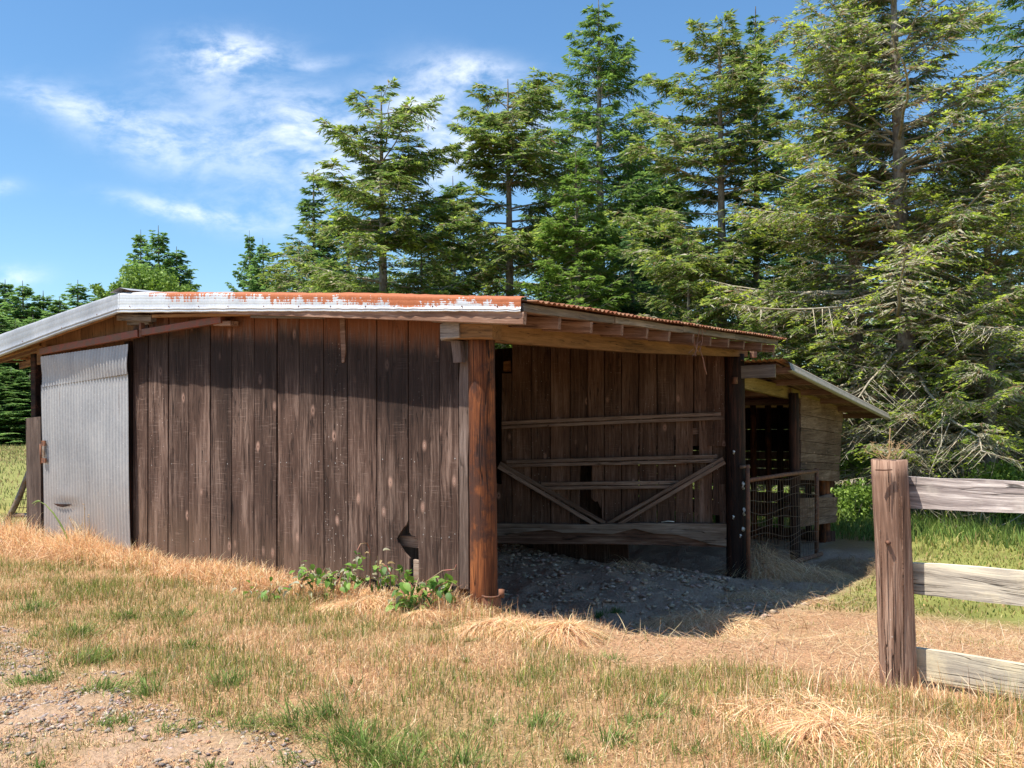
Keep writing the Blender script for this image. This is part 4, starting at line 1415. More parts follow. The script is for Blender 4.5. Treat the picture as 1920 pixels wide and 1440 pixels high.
D = updir(n, 1.0) * np.stack([spread, spread, np.ones(n)], -1)
D[:, 2] = np.where((tr_ > .4) & ~isg, .18, D[:, 2])
wid = (.0028 + .0022 * RNG.random(n)) * (.8 + .045 * Y ** 1.0)
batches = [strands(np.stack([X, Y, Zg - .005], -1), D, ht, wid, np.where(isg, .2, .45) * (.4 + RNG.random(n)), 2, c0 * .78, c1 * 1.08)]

n = 26000
X, Y = RNG.uniform(-6.5, 5.0, n), RNG.uniform(3.8, 10.5, n)
kp = inside_view(X, Y) & (RNG.random(n) < (6 / Y) ** 2)
X, Y = X[kp], Y[kp]
gr, di, tr_, u, v, px, py = zones(X, Y)
ok = (gr < .25) & (di < .2) & (tr_ < .4) & ~shelter(u, v) & (RNG.random(len(X)) < vn(X, Y, .6) * 1.2) & (v < 2.5)
X, Y = X[ok], Y[ok]; n = len(X)
cd = np.where((RNG.random(n) < .45)[:, None], palette(n, GRN, [3, 2, 1, 2]), palette(n, DRY, [2, 1, 3, 1, 2]))
batches.append(strands(np.stack([X, Y, gz(X, Y)], -1), updir(n, .3), RNG.uniform(.10, .24, n), .0022 + .0015 * RNG.random(n), RNG.uniform(.05, .5, n), 3, cd, palette(n, DRY, [2, 1, 3, 1, 2])))

# --- long straw along the wall -----------------------------------------------
n = 42000
uu_ = RNG.uniform(-.15, 7.9, n)
vv_ = -np.abs(RNG.normal(0, .17, n)) - .10
den = .45 + .55 * sst(uu_, 1.8, 3.0) + .25 * sst(uu_, 1.0, .4)
kp = RNG.random(n) < den * (.4 + .8 * vn(uu_, vv_, .3))
uu_, vv_ = uu_[kp], vv_[kp]
n = len(uu_)
P = A0 + uu_[:, None] * E2 + vv_[:, None] * E1
P[:, 2] = gz(P[:, 0], P[:, 1])
cd = palette(n, DRY, [3, 2, 3, 1, 1.4])
tall = (1 + .9 * sst(uu_, 4.6, 5.8)) * (.7 + .9 * vn(uu_, vv_, .4))
batches.append(strands(P, updir(n, .55), (.12 + .22 * RNG.random(n) ** 1.4) * tall, .0040 + .003 * RNG.random(n), .35 + .6 * RNG.random(n), 4, cd, cd * 1.1))

# --- collapsed hay mounds ------------------------------------------------------
def mound(px, py, Yd, rx, ry, hgt, n, L=(.2, .45), cols=DRY, wts=(3, 2, 4, 1.2, 1.4), tilt=.8, w=.0045, down=.9):
    c = at(px, py, Yd)
    c[2] = gz(c[0], c[1])
    a = RNG.random(n) * 2 * math.pi
    r = np.sqrt(RNG.random(n))
    x, y = c[0] + np.cos(a) * r * rx, c[1] + np.sin(a) * r * ry
    z = gz(x, y) + hgt * (1 - r ** 2) * RNG.random(n) ** .3
    a2 = np.where(RNG.random(n) < .55, RNG.random(n) * 6.28, a + .8)
    D = np.stack([np.cos(a2) * (.4 + r), np.sin(a2) * (.4 + r) - .2, tilt * (.8 - .6 * r) * RNG.random(n) * 1.3 + RNG.normal(0, .25, n)], -1)
    cc_ = palette(n, cols, wts)
    return strands(np.stack([x, y, z], -1), D, RNG.uniform(L[0], L[1], n), w * (.7 + .7 * RNG.random(n)), down * (.6 + .8 * RNG.random(n)), 5, cc_, cc_ * 1.05)


batches += [mound(940, 1212, 6.75, .36, .16, .07, 3600, L=(.10, .28)), mound(1062, 1240, 6.5, .20, .13, .10, 2800, L=(.12, .28)), mound(795, 1185, 7.15, .24, .12, .08, 2600, L=(.04, .12)),
            mound(985, 1230, 6.6, .30, .14, .06, 2200, L=(.1, .25)), mound(1570, 1370, 4.4, .42, .28, .09, 2600, L=(.15, .35)), mound(1780, 1400, 4.1, .5, .25, .07, 2600, L=(.12, .32)),
            mound(1500, 1330, 4.8, .5, .3, .05, 1400, L=(.12, .3)), mound(20, 1010, 11.6, .5, .4, .22, 1500), mound(700, 1150, 7.6, .6, .15, .1, 2500, L=(.08, .25))]
# hooked stalks standing above the mounds
n = 160
X = np.concatenate([RNG.normal(at(940, 1190, 6.75)[0], .22, n // 2), RNG.normal(at(1065, 1220, 6.5)[0], .11, n // 2)])
Y = np.concatenate([RNG.normal(6.75, .08, n // 2), RNG.normal(6.5, .07, n // 2)])
cd = palette(n, DRY, [2, 1, 3, 1, 1])
batches.append(strands(np.stack([X, Y, gz(X, Y)], -1), updir(n, .35), RNG.uniform(.12, .34, n), np.full(n, .0045), RNG.uniform(.8, 1.5, n), 7, cd, cd))
# tall dry stalks right foreground, by the fence foot
n = 2600
X, Y = RNG.uniform(1.2, 3.6, n), RNG.uniform(3.8, 5.6, n)
kp = vn(X, Y, .35) > .45
X, Y = X[kp], Y[kp]; n = len(X)
cd = palette(n, DRY, [2, 2, 4, 1, 2])
batches.append(strands(np.stack([X, Y, gz(X, Y)], -1), updir(n, .45), RNG.uniform(.10, .28, n), .0035 + .002 * RNG.random(n), RNG.uniform(.1, .7, n), 4, cd, cd * 1.1))
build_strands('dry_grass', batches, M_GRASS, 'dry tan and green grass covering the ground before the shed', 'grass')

# --- flattened hay in the bay's shade and on the trampled patch ------------------
n = 48000
X, Y = sample_area(n, -1.0, 7.5, 5.4, 13.5)
gr, di, tr_, u, v, px, py = zones(X, Y)
hayz = sst(v, 4.6, 3.4) * sst(-u, .15, .9) * sst(v, .0, .8) + .8 * sst(-u, .2, .6) * sst(v, 2.5, 4.5) * sst(v, 9.5, 8.0) * sst(-u, 2.2, 1.7) + tr_ * .8 + .05 * di
ok = (RNG.random(n) < np.clip(hayz, 0, 1) * (.25 + vn(X, Y, .35))) & ~shelter(u, v) | ((di > .5) & (RNG.random(n) < .025) & (v > .1) & (v < 5.3) & (u > 0) & (u < 3))
X, Y = X[ok], Y[ok]; n = len(X)
D = np.stack([RNG.normal(0, 1, n), RNG.normal(0, 1, n), np.abs(RNG.normal(.0, .22, n))], -1)
cd = palette(n, [(.50, .36, .20), (.40, .26, .14), (.58, .46, .30), (.34, .20, .11)], [3, 2, 2, 2])
hb = [strands(np.stack([X, Y, gz(X, Y) + .012], -1), D, RNG.uniform(.08, .28, n), .004 + .003 * RNG.random(n), RNG.uniform(0, .25, n), 3, cd, cd)]
hb += [mound(1320, 1160, 8.6, .6, .45, .12, 2500, L=(.15, .4)), mound(1430, 1050, 12.3, .35, .3, .38, 1500, L=(.25, .55), tilt=1.3), mound(1500, 1075, 12.2, .6, .4, .15, 1600),
       mound(1600, 1065, 12.8, .5, .5, .15, 900, cols=[(.24, .15, .08), (.35, .25, .14)], wts=[1, 1]), mound(1445, 1120, 10.4, .7, .5, .08, 1400), mound(1180, 1020, 11.8, .35, .15, .1, 260)]
build_strands('hay', hb, M_STRAW, 'flattened hay strewn in the shade of the open bay', 'hay')

# --- green clumps ----------------------------------------------------------------
clumps = [(150, 1185, 1.3), (165, 1240, 1.2), (85, 1275, .7), (200, 1292, .9), (278, 1300, .9), (428, 1285, 1.0), (545, 1360, 1.3), (465, 1362, .6), (690, 1410, 1.5), (650, 1380, 1.2), (610, 1345, 1.0), (870, 1425, 1.0), (760, 1425, 1.1),
          (1150, 1395, .8), (1010, 1360, .7), (1450, 1420, .9), (1700, 1420, .8), (240, 1150, .9), (330, 1150, 1.0), (1235, 1330, .7), (350, 1210, .7), (60, 1140, 1.2)]
gb = []
rc = random.Random(5)
for i in range(95):
    x, y = rc.uniform(-20, 1900), rc.uniform(1130, 1435)
    if y < 1200 and x > 880: continue
    if x > 1150 and y < 1290: continue
    clumps.append((x, y, rc.uniform(.10, .38)))
for (x, y, s) in clumps:
    Yd = CAMZ * F / (y - 785)
    c = at(x, y, Yd)
    n = int(190 * s)
    a = RNG.random(n) * 2 * math.pi
    r = RNG.random(n) * .10 * s ** .6
    X, Y = c[0] + np.cos(a) * r, c[1] + np.sin(a) * r
    la = RNG.random() * 6.28
    r = r * RNG.uniform(.7, 2.2, n)
    X, Y = c[0] + np.cos(a) * r * RNG.uniform(.8, 1.6), c[1] + np.sin(a) * r
    D = np.stack([np.cos(a) * (.1 + r * 3) + RNG.normal(0, .35, n) + .3 * math.cos(la), np.sin(a) * (.1 + r * 3) + RNG.normal(0, .35, n) + .3 * math.sin(la), np.ones(n)], -1)
    cg = palette(n, [(.11, .18, .035), (.17, .25, .055), (.24, .31, .09), (.45, .38, .17)], [3, 3, 1.5, .8])
    gb.append(strands(np.stack([X, Y, gz(X, Y)], -1), D, RNG.uniform(.04, .20, n) * s ** .6, .0045 + .003 * RNG.random(n), RNG.uniform(.1, .6, n), 3, cg * .9, cg * 1.15))
for (x, y, Yd, s) in ((945, 1090, 8.9, .9), (1150, 1110, 9.3, .8), (1125, 1130, 9.1, .4), (970, 1110, 8.8, .5)):
    c = at(x, y, Yd); n = 110
    X, Y = c[0] + RNG.normal(0, .06 * s, n), c[1] + RNG.normal(0, .06 * s, n)
    cg = palette(n, [(.07, .15, .04), (.11, .20, .05)], [1, 1])
    gb.append(strands(np.stack([X, Y, gz(X, Y)], -1), updir(n, .5), RNG.uniform(.05, .12, n), np.full(n, .008), RNG.uniform(.1, .6, n), 3, cg, cg))
build_strands('green_grass_clumps', gb, M_GRASS, 'small green grass tufts dotted over the dry ground', 'grass')

# --- meadow behind, right and left ------------------------------------------------
mb = []
n = 115000
X, Y = RNG.uniform(1.5, 22, n), RNG.uniform(9.5, 30, n)
kp = inside_view(X, Y)
X, Y = X[kp], Y[kp]
gr, di, tr_, u, v, px, py = zones(X, Y)
ok = ((v > 3.4 + (vn(X, Y, .8) - .5) * 1.6) & ((u < -1.5) | (v > 10.1)) & (di < .4))
X, Y, u, v, px, py = [q[ok] for q in (X, Y, u, v, px, py)]
n = len(X)
lush = sst(Y + (vn(X, Y, 1.1) - .5) * 3, 13.5, 16.0)
hgt = (.05 + .04 * RNG.random(n)) * (1 - lush) + lush * (.16 + .30 * RNG.random(n))
cg = palette(n, [(.11, .18, .035), (.17, .25, .055), (.23, .27, .08), (.075, .13, .03)], [3, 3, 1.4, 2])
cy = palette(n, [(.30, .28, .08), (.40, .34, .13), (.19, .22, .05), (.42, .30, .14)], [3, 2, 3, 1])
cc_ = np.where((RNG.random(n) < lush * .9 + .08)[:, None], cg, cy)
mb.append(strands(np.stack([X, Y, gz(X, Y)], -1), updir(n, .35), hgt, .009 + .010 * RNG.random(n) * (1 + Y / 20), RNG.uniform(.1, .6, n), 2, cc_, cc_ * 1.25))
n = 60000
X, Y = RNG.uniform(-45, -6.5, n), 11.5 + RNG.random(n) ** 1.6 * 60
kp = inside_view(X, Y)
X, Y = X[kp], Y[kp]
rx, ry = X - A0[0], Y - A0[1]
u = rx * E2[0] + ry * E2[1]
ok = (u > 7.6) & (X / Y < -.50)
X, Y = X[ok], Y[ok]; n = len(X)
g_ = vn(X, Y, 4.0)
cc_ = np.where((RNG.random(n) < g_)[:, None], palette(n, [(.17, .21, .06), (.24, .26, .08)], [1, 1]), palette(n, [(.42, .34, .16), (.34, .24, .12)], [1, 1]))
mb.append(strands(np.stack([X, Y, gz(X, Y)], -1), updir(n, .4), (.06 + .10 * RNG.random(n)) * (1 + Y / 60), .008 * (1 + Y / 14) * (.6 + RNG.random(n)), RNG.uniform(.1, .5, n), 2, cc_, cc_ * 1.2))
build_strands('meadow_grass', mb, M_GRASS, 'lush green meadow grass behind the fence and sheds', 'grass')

n = 150000
X, Y = RNG.uniform(-4.8, 5.5, n), 3.7 + RNG.random(n) ** 1.2 * 5.6
kp = inside_view(X, Y)
X, Y = X[kp], Y[kp]
gr, di, tr_, u, v, px, py = zones(X, Y)
ok = (di < .3) & ~shelter(u, v) & (RNG.random(len(X)) < np.where(gr > .3, .95 * (.5 + 1.1 * vn(X, Y, .4) * vn(X, Y, .16) * 2), .35 + .5 * (tr_ > .3)))
X, Y = X[ok], Y[ok]; n = len(X)
cd = palette(n, [(.70, .46, .25), (.84, .62, .36), (.56, .31, .16), (.44, .25, .13)], [3, 2, 2, 1])
D = np.stack([RNG.normal(0, 1, n), RNG.normal(0, 1, n), np.abs(RNG.normal(.05, .35, n))], -1)
build_strands('straw_litter', [strands(np.stack([X, Y, gz(X, Y) + .006], -1), D, RNG.uniform(.015, .07, n), .002 + .0022 * RNG.random(n), RNG.uniform(0, .4, n), 2, cd, cd)], M_STRAW, 'short broken straw littering the gravel and bare ground', 'straw')

# --- tall stalks by the door ---------------------------------------------------------
dr = at(130, 1035, 10.9)
dr[2] = gz(dr[0], dr[1])
sb = []
def stalk(pts, r0, c, nseg=14):
    pts = np.array(pts)
    return pts
specs_g, specs_d = [], []
q = lambda x, y, Yd=10.7: at(x, y, Yd)
specs_g.append(([q(130, 1020), q(122, 1000), q(113, 982), q(100, 962), q(85, 946), q(70, 938)], [.012, .012, .011, .009, .006, .002], 5))
for (dx, dy) in ((-16, 4), (-12, 8), (-8, -2)):
    specs_g.append(([q(75, 940), q(75 + dx * .5, 939 + dy * .3), q(75 + dx, 941 + dy)], [.008, .006, .001], 4))
for (x0, x1, y1) in ((160, 158, 945), (168, 167, 965), (161, 130, 972), (182, 205, 952), (190, 218, 955), (130, 90, 1000), (175, 243, 993), (150, 152, 985)):
    specs_d.append(([q(x0, 1035), q((x0 * .6 + x1 * .4), 1035 * .5 + y1 * .5), q(x1, y1)], [.006, .005, .002], 4))
    for k_ in range(5):
        f = .75 + .06 * k_
        bx_, by_ = x0 + (x1 - x0) * f, 1035 + (y1 - 1035) * f
        specs_d.append(([q(bx_, by_), q(bx_ + random.uniform(-4, 5), by_ - 2 + random.uniform(-3, 3))], [.006, .002], 4))
tw = thing('tall_grass_stalks', 'tall seeding grass stalks standing against the metal door', 'weed', dr)
V, Q = join_tubes(specs_g)
mgreen = simple('stalk green', (.22, .30, .07), .7)
mdry = simple('stalk dry', (.45, .30, .15), .8)
link('green_stalk', mesh_np('green_stalk', V - dr, [Q]), mgreen, tw, Matrix.Translation(Vector(dr)))
V, Q = join_tubes(specs_d)
link('dry_stalks', mesh_np('dry_stalks', V - dr, [Q]), mdry, tw, Matrix.Translation(Vector(dr)))

# weed growing from top of fence post
wr = at(1668, 857, 5.28)
specs = []
for k_ in range(17):
    a = random.uniform(-1.25, 1.25)
    L = random.uniform(.05, .12)
    p0 = wr + np.array([random.uniform(-.06, .06), random.uniform(-.04, .04), -.012])
    p1 = p0 + np.array([math.sin(a) * L * .6, random.uniform(-.02, .02), math.cos(a) * L * .5 + .01])
    p2 = p1 + np.array([math.sin(a) * L * .6, random.uniform(-.02, .02), math.cos(a) * L * .5])
    specs.append(([p0, p1, p2], [.0025, .002, .001], 4))
    for j in range(3):
        s_b = p1 + (p2 - p1) * random.random()
        specs.append(([s_b, s_b + np.array([random.uniform(-.03, .03), random.uniform(-.02, .02), random.uniform(.0, .03)])], [.0018, .0008], 3))
specs.append(([wr, wr + np.array([.0, 0, .08]), wr + np.array([.006, 0, .17])], [.003, .003, .004], 5))
V, Q = join_tubes(specs)
tag(link('dry_weed', mesh_np('dry_weed', V - wr, [Q]), mdry, None, Matrix.Translation(Vector(wr))), 'dead tan weed sprouting from the top of the fence post', 'weed')

# dangling twine from the rafters
vr = B(-.62, 0, 0)
p = lambda x, y: hit(x, y, B(-.64, 0, 0), E2)
specs = [([p(1313, 612), p(1307, 640), p(1305, 660), p(1298, 668)], .004, 4), ([p(1316, 612), p(1317, 640), p(1312, 655), p(1318, 672), p(1321, 690), p(1325, 702)], [.004, .004, .004, .006, .010, .004], 5),
         ([p(1301, 632), p(1303, 650), p(1310, 660), p(1314, 652)], .004, 4), ([p(1303, 668), p(1308, 645), p(1313, 640)], .004, 4), ([p(1315, 615), p(1322, 622), p(1324, 612)], .004, 4), ([p(1291, 662), p(1299, 655), p(1306, 668), p(1300, 640)], .0035, 4)]
V, Q = join_tubes(specs)
tag(link('baling_twine', mesh_np('baling_twine', V - vr, [Q]), simple('twine', (.30, .15, .10), .9), None, Matrix.Translation(Vector(vr))), 'frayed twine dangling from the rafter tails over the open bay', 'twine')

# ================================================================== STONES
def stones(name, n, fx, size, cols, label, cat, pw=3):
    base = np.array([[1, 0, 0], [-1, 0, 0], [0, 1, 0], [0, -1, 0], [0, 0, 1], [0, 0, -1], [.6, .6, .4], [-.6, .6, .4], [.6, -.6, .4], [-.6, -.6, .4]])
    base = base[:6]
    fc = np.array([[0, 2, 4], [2, 1, 4], [1, 3, 4], [3, 0, 4], [2, 0, 5], [1, 2, 5], [3, 1, 5], [0, 3, 5]])
    X, Y = fx(n)
    n = len(X)
    s = size[0] + (size[1] - size[0]) * RNG.random(n) ** pw
    a = RNG.random(n) * 6.28
    V = base[None] * (1 + RNG.normal(0, .22, (n, 6, 1))) + RNG.normal(0, .12, (n, 6, 3))
    V = V * s[:, None, None] * np.array([1, .75, .42])
    ca_, sa_ = np.cos(a), np.sin(a)
    x = V[..., 0] * ca_[:, None] - V[..., 1] * sa_[:, None]
    y = V[..., 0] * sa_[:, None] + V[..., 1] * ca_[:, None]
    V = np.stack([x + X[:, None], y + Y[:, None], V[..., 2] + gz(X, Y)[:, None] + s[:, None] * .25], -1)
    Fc = (np.arange(n) * 6)[:, None, None] + fc[None]
    cc_ = np.repeat(palette(n, cols[0], cols[1]), 6, 0)
    me = mesh_np(name, V.reshape(-1, 3), [Fc.reshape(-1, 3)], False, cc_)
    o = link(name, me, M_STONE)
    return tag(o, label, cat, kind='stuff')


m, t = new_mat('stone')
a = t.n('ShaderNodeAttribute', {'attribute_name': 'col'}).outputs['Color']
nz = t.noise(t.n('ShaderNodeTexCoord').outputs['Object'], 90.0, 3.0)
bs = t.n('ShaderNodeBsdfPrincipled', None, Base_Color=t.mix(1.0, a, t.ramp(nz, [(.3, (.7, .7, .7)), (.7, (1.25, 1.25, 1.25))]), 'MULTIPLY'), Roughness=.9)
t.n('ShaderNodeOutputMaterial', None, Surface=bs.outputs[0])
M_STONE = m


def gf(n):
    X, Y = RNG.uniform(-4.8, 1.2, n * 3), RNG.uniform(3.7, 7.6, n * 3)
    g = zones(X, Y)[0]
    k_ = (g > .35) & (RNG.random(n * 3) < (vn(X, Y, .3)) ** 1.5 * 1.5) & inside_view(X, Y)
    return X[k_][:n], Y[k_][:n]


stones('gravel', 26000, gf, (.003, .026), ([(.30, .245, .21), (.21, .17, .145), (.42, .34, .28), (.36, .21, .12)], [3, 2, 1, .5]), 'loose grey gravel in the worn patch at lower left', 'gravel')


def bf(n):
    U, Vv = RNG.uniform(-1.4, 3.4, n), RNG.uniform(.2, 5.2, n)
    P = A0 + U[:, None] * E2 + Vv[:, None] * E1
    k_ = RNG.random(n) < vn(P[:, 0], P[:, 1], .5) * (.3 + sst(Vv, .8, 2.5))
    return P[k_, 0], P[k_, 1]


stones('soil_clods', 15000, bf, (.003, .060), ([(.43, .31, .22), (.35, .25, .18), (.50, .37, .28)], [3, 3, 1]), 'loose lumps of dry soil on the floor of the open bay', 'soil', 5)

# ================================================================== BRAMBLE
def leaf_mesh(name, L, Wd, col, fold=.25, teeth=True):
    n = 5
    V, C = [], []
    for i in range(n + 1):
        t = i / n
        w_ = Wd * math.sin(math.pi * min(1, t * .9 + .08)) ** .8 * (1 - .25 * t)
        if i == n: w_ = 0.001
        z = -.35 * L * t * t
        V += [(-w_, L * t, z + fold * w_), (0, L * t, z), (w_, L * t, z + fold * w_)]
    f = []
    for i in range(n):
        for j in range(2):
            f.append([i * 3 + j, i * 3 + j + 1, (i + 1) * 3 + j + 1, (i + 1) * 3 + j])
    cc_ = np.tile(np.array(col), (len(V), 1)) * (1 + .2 * (RNG.random((len(V), 1)) - .5))
    return mesh_np(name, np.array(V), [np.array(f)], True, cc_)


leafs = [leaf_mesh('leaf', .13, .045, (.13, .26, .035)), leaf_mesh('leaf', .11, .042, (.20, .33, .06)), leaf_mesh('leaf', .10, .035, (.08, .17, .03)), leaf_mesh('leaf', .09, .022, (.42, .42, .30), 1.2), leaf_mesh('leaf', .08, .018, (.50, .38, .20), 1.5)]
for l in leafs: l.materials.append(M_LEAF)


def bramble(x, y, Yd, label, spots, nl, stems, big=1.0, pale=.3):
    r0 = at(x, y, Yd)
    r0[2] = gz(r0[0], r0[1])
    t = thing('bramble', label, 'bramble', r0, None)
    V, Q = join_tubes([([at(*p_) for p_ in s], [.006] * (len(s) - 1) + [.003], 5) for s in stems])
    link('stems', mesh_np('stems', V - r0, [Q]), M_STEM, t, Matrix.Translation(Vector(r0)))
    for k_ in range(nl):
        sx, sy, sr_, syr = random.choice(spots)
        px_, py_ = sx + random.gauss(0, sr_), sy + random.gauss(0, syr)
        c = at(px_, py_, Yd + random.uniform(-.15, .12))
        rr = random.random()
        me = leafs[random.choice([3, 4, 3])] if rr < pale else leafs[random.choice([0, 0, 1, 1, 2])]
        o = bpy.data.objects.new('leaf', me)
        COL.objects.link(o)
        o.parent = t
        s = random.uniform(.5, 1.0) * big
        az = random.uniform(0, 6.28)
        R = Matrix.Rotation(az, 4, 'Z') @ Matrix.Rotation(random.uniform(-1.0, .35), 4, 'X') @ Matrix.Rotation(random.uniform(-.5, .5), 4, 'Y')
        o.matrix_basis = Matrix.Translation(Vector(c - r0)) @ R @ Matrix.Scale(s, 4)
    return t


M_STEM = simple('bramble stem', (.33, .09, .07), .6, 0, (.20, .14, .07))
bramble(790, 1125, 7.42, 'leafy bramble with broad bright green leaves by the corner post', [(800, 1105, 26, 14), (770, 1125, 24, 12), (826, 1105, 14, 12), (752, 1085, 14, 12), (785, 1140, 20, 6)], 150,
        [[(795, 1130, 7.4), (800, 1090, 7.4), (830, 1070, 7.42), (852, 1068, 7.42), (856, 1058, 7.42)], [(760, 1120, 7.4), (745, 1090, 7.45), (748, 1075, 7.45)], [(780, 1140, 7.35), (820, 1100, 7.35), (840, 1090, 7.3)]], pale=.25)
bramble(690, 1110, 7.75, 'bramble shoot with red arching stem and drooping leaves against the planks', [(676, 1048, 9, 12), (700, 1085, 16, 8), (660, 1075, 8, 10), (712, 1060, 8, 10), (722, 1085, 8, 8)], 85,
        [[(694, 1100, 7.7), (694, 1060, 7.7), (693, 1030, 7.7), (688, 1018, 7.68), (676, 1020, 7.66), (670, 1032, 7.65)], [(732, 1100, 7.6), (732, 1075, 7.62), (725, 1062, 7.62), (716, 1058, 7.62)], [(710, 1100, 7.6), (708, 1060, 7.62), (708, 1042, 7.62)]], .8, .35)
bramble(560, 1120, 8.1, 'half-withered bramble sprawling pale in the straw below mid wall', [(560, 1100, 40, 14), (620, 1085, 20, 10), (500, 1112, 22, 10), (575, 1075, 14, 8), (640, 1085, 12, 8)], 170,
        [[(560, 1125, 8.1), (565, 1095, 8.1), (575, 1070, 8.1), (585, 1085, 8.0)], [(620, 1110, 8.0), (640, 1080, 8.0), (634, 1068, 8.0)], [(500, 1125, 8.1), (520, 1100, 8.1), (545, 1100, 8.0)]], .8, .62)
bramble(475, 1120, 8.3, 'small withered leafy sprig in the straw left of the withered bramble', [(478, 1112, 8, 10), (470, 1125, 6, 5)], 18, [[(478, 1130, 8.3), (474, 1110, 8.3), (482, 1098, 8.3)]], .9, .5)

# ================================================================== TREES
def spruce(seed, H, R, tr, cb=.12, nb=120, ntw=22, nsh=14, sl=.10, sw=.030, el_top=35, el_low=-5, droop=.25, up=.25, prof=.8, irr=.4, tips=.25, lichen=.15, dead=14, base=((.035, .07, .018), (.06, .105, .025), (.10, .14, .03)), tipc=(.24, .33, .05), vis=None, twl=.36, hang=.3, lean=0.0, topcut=0):
    r = np.random.default_rng(seed)
    # trunk
    nT = 16
    hz_ = np.linspace(0, 1, nT)
    wob = np.cumsum(r.normal(0, .010 * H / nT, (nT, 2)), 0)
    tp = np.stack([wob[:, 0] + lean * hz_ * H, wob[:, 1], hz_ * H], -1)
    trad = tr * (1 - hz_) ** .85 + .012
    trad[0] *= 1.35
    tv, tq = tube_mesh('', tp, trad, 10)
    cen = lambda h: np.array([np.interp(h, hz_ * H, tp[:, 0]), np.interp(h, hz_ * H, tp[:, 1]), h])
    LV, LQ, ln = [], [], 0
    FV, FC = [], []
    TW = []
    hs = cb * H + (H * .97 - cb * H) * (np.sort(r.random(nb)) ** .95)
    hs = np.concatenate([hs, r.uniform(.06 * H, max(cb, .07) * H, dead)])
    for bi, h in enumerate(hs):
        isdead = bi >= nb
        t = h / H
        L = R * min(1.0, (1 - t) / .72) ** prof * (1 + r.uniform(-irr, irr * .5))
        if isdead: L = R * r.uniform(.3, .75)
        if lichen > .5 and t < .4 and r.random() < .22: isdead = True
        L = max(L, .14 + .01 * R)
        az = r.uniform(0, 2 * math.pi) if r.random() < .5 else bi * 2.39996
        if vis and math.sin(az) < -.45 and r.random() < .3: az = -az + r.normal(0, .4)
        el = math.radians(el_low + (el_top - el_low) * max(0, (t - cb)) / (1 - cb) + r.normal(0, 6))
        if isdead: el = math.radians(r.uniform(-25, 5))
        ns = 8
        s = np.linspace(0, 1, ns)
        d0 = np.array([math.cos(az), math.sin(az), 0])
        zz = L * (math.sin(el) * s - droop * s ** 2 + up * s ** 3)
        side = np.array([-math.sin(az), math.cos(az), 0])
        bw = np.cumsum(r.normal(0, .02 * L, ns))
        bw -= bw[0]
        pts = cen(h) + d0 * (L * s * math.cos(el))[:, None] + side * bw[:, None] + EZ * zz[:, None]
        br0 = max(.006, tr * .17 * (L / R) ** .9 * (1 if not isdead else .7))
        v, q = tube_mesh('', pts, br0 * (1 - s) ** .8 + .004, 4)
        LV.append(v); LQ.append(q + ln); ln += len(v)
        k = max(3, int(ntw * (L / R)))
        if isdead: k = int(k * .8)
        ts = .12 + .88 * r.random(k) ** .8
        o = np.stack([np.interp(ts, s, pts[:, i]) for i in range(3)], -1)
        sg = np.where(np.arange(k) % 2 == 0, 1, -1)
        ang = sg * np.radians(r.normal(52, 14, k))
        tdir = d0[None] * np.cos(ang)[:, None] + side[None] * np.sin(ang)[:, None]
        tdir[:, 2] = math.sin(el) * .5 - r.random(k) * hang * 1.4 + up * ts * .6
        tdir /= np.linalg.norm(tdir, axis=1)[:, None]
        tl = (twl * L * (1.05 - ts) + .13 * R ** .5 * (.25 + .75 * min(1, 2.2 * L / R))) * (.6 + .7 * r.random(k))
        # bare twig ribbons
        TW.append((o, tdir, tl, isdead))
        m = nsh
        if isdead:
            m = 7
        tt = (np.arange(m)[None] + r.random((k, m))) / m
        base_p = o[:, None, :] + tdir[:, None, :] * (tl[:, None] * tt)[..., None] - EZ * (hang * tl[:, None] * tt ** 2)[..., None] * .6
        tt = tt ** (.75 if not isdead else 1)
        sg2 = np.where((np.arange(m)[None] + r.integers(0, 2, (k, 1))) % 2 == 0, 1, -1)
        a2 = sg2 * np.radians(r.normal(45, 20, (k, m)))
        tx, ty = tdir[:, None, 0], tdir[:, None, 1]
        sd = np.stack([tx * np.cos(a2) - ty * np.sin(a2), tx * np.sin(a2) + ty * np.cos(a2), tdir[:, None, 2] - hang * .8 * r.random((k, m))], -1)
        sd /= np.linalg.norm(sd, axis=2)[..., None]
        ln_ = sl * 1.45 * (.6 + .8 * r.random((k, m))) * (1.25 - .5 * tt)
        P0 = base_p.reshape(-1, 3); SD = sd.reshape(-1, 3).copy(); LN = ln_.ravel().copy()
        N = len(P0)
        clump = r.random(k) < tips * 1.5
        isnew = (r.random(N) < .92 * (tt.ravel() > .62) * np.repeat(clump, m) * (.45 + .55 * np.repeat(ts, m)))
        SD[isnew, 2] += r.uniform(.1, .9, isnew.sum())
        SD /= np.linalg.norm(SD, axis=1)[:, None]
        nr = np.stack([r.normal(0, 1.0, N), r.normal(0, 1.0, N) - .25, np.ones(N)], -1)
        sv_ = np.cross(SD, nr)
        sv_ /= np.linalg.norm(sv_, axis=1)[:, None] + 1e-9
        LN[isnew] *= .8
        W_ = np.where(isnew, 1.15, 1.0) * sw * .88 * (.7 + .6 * r.random(N)) * (.35 if isdead else 1)
        midp = P0 + SD * (LN * .45)[:, None]
        tip = P0 + SD * LN[:, None] - EZ * (LN * .15)[:, None]
        F_ = np.stack([P0, midp + sv_ * W_[:, None] * .5, tip, midp - sv_ * W_[:, None] * .5], 1)
        FV.append(F_.reshape(-1, 3))
        bc = np.array(base)[r.integers(0, len(base), N)] * (.8 + .4 * r.random((N, 1)))
        TT = tt.ravel(); TS = np.repeat(ts, m)
        bc = np.where(isnew[:, None], np.array(tipc) * (.75 + .5 * r.random((N, 1))), bc)
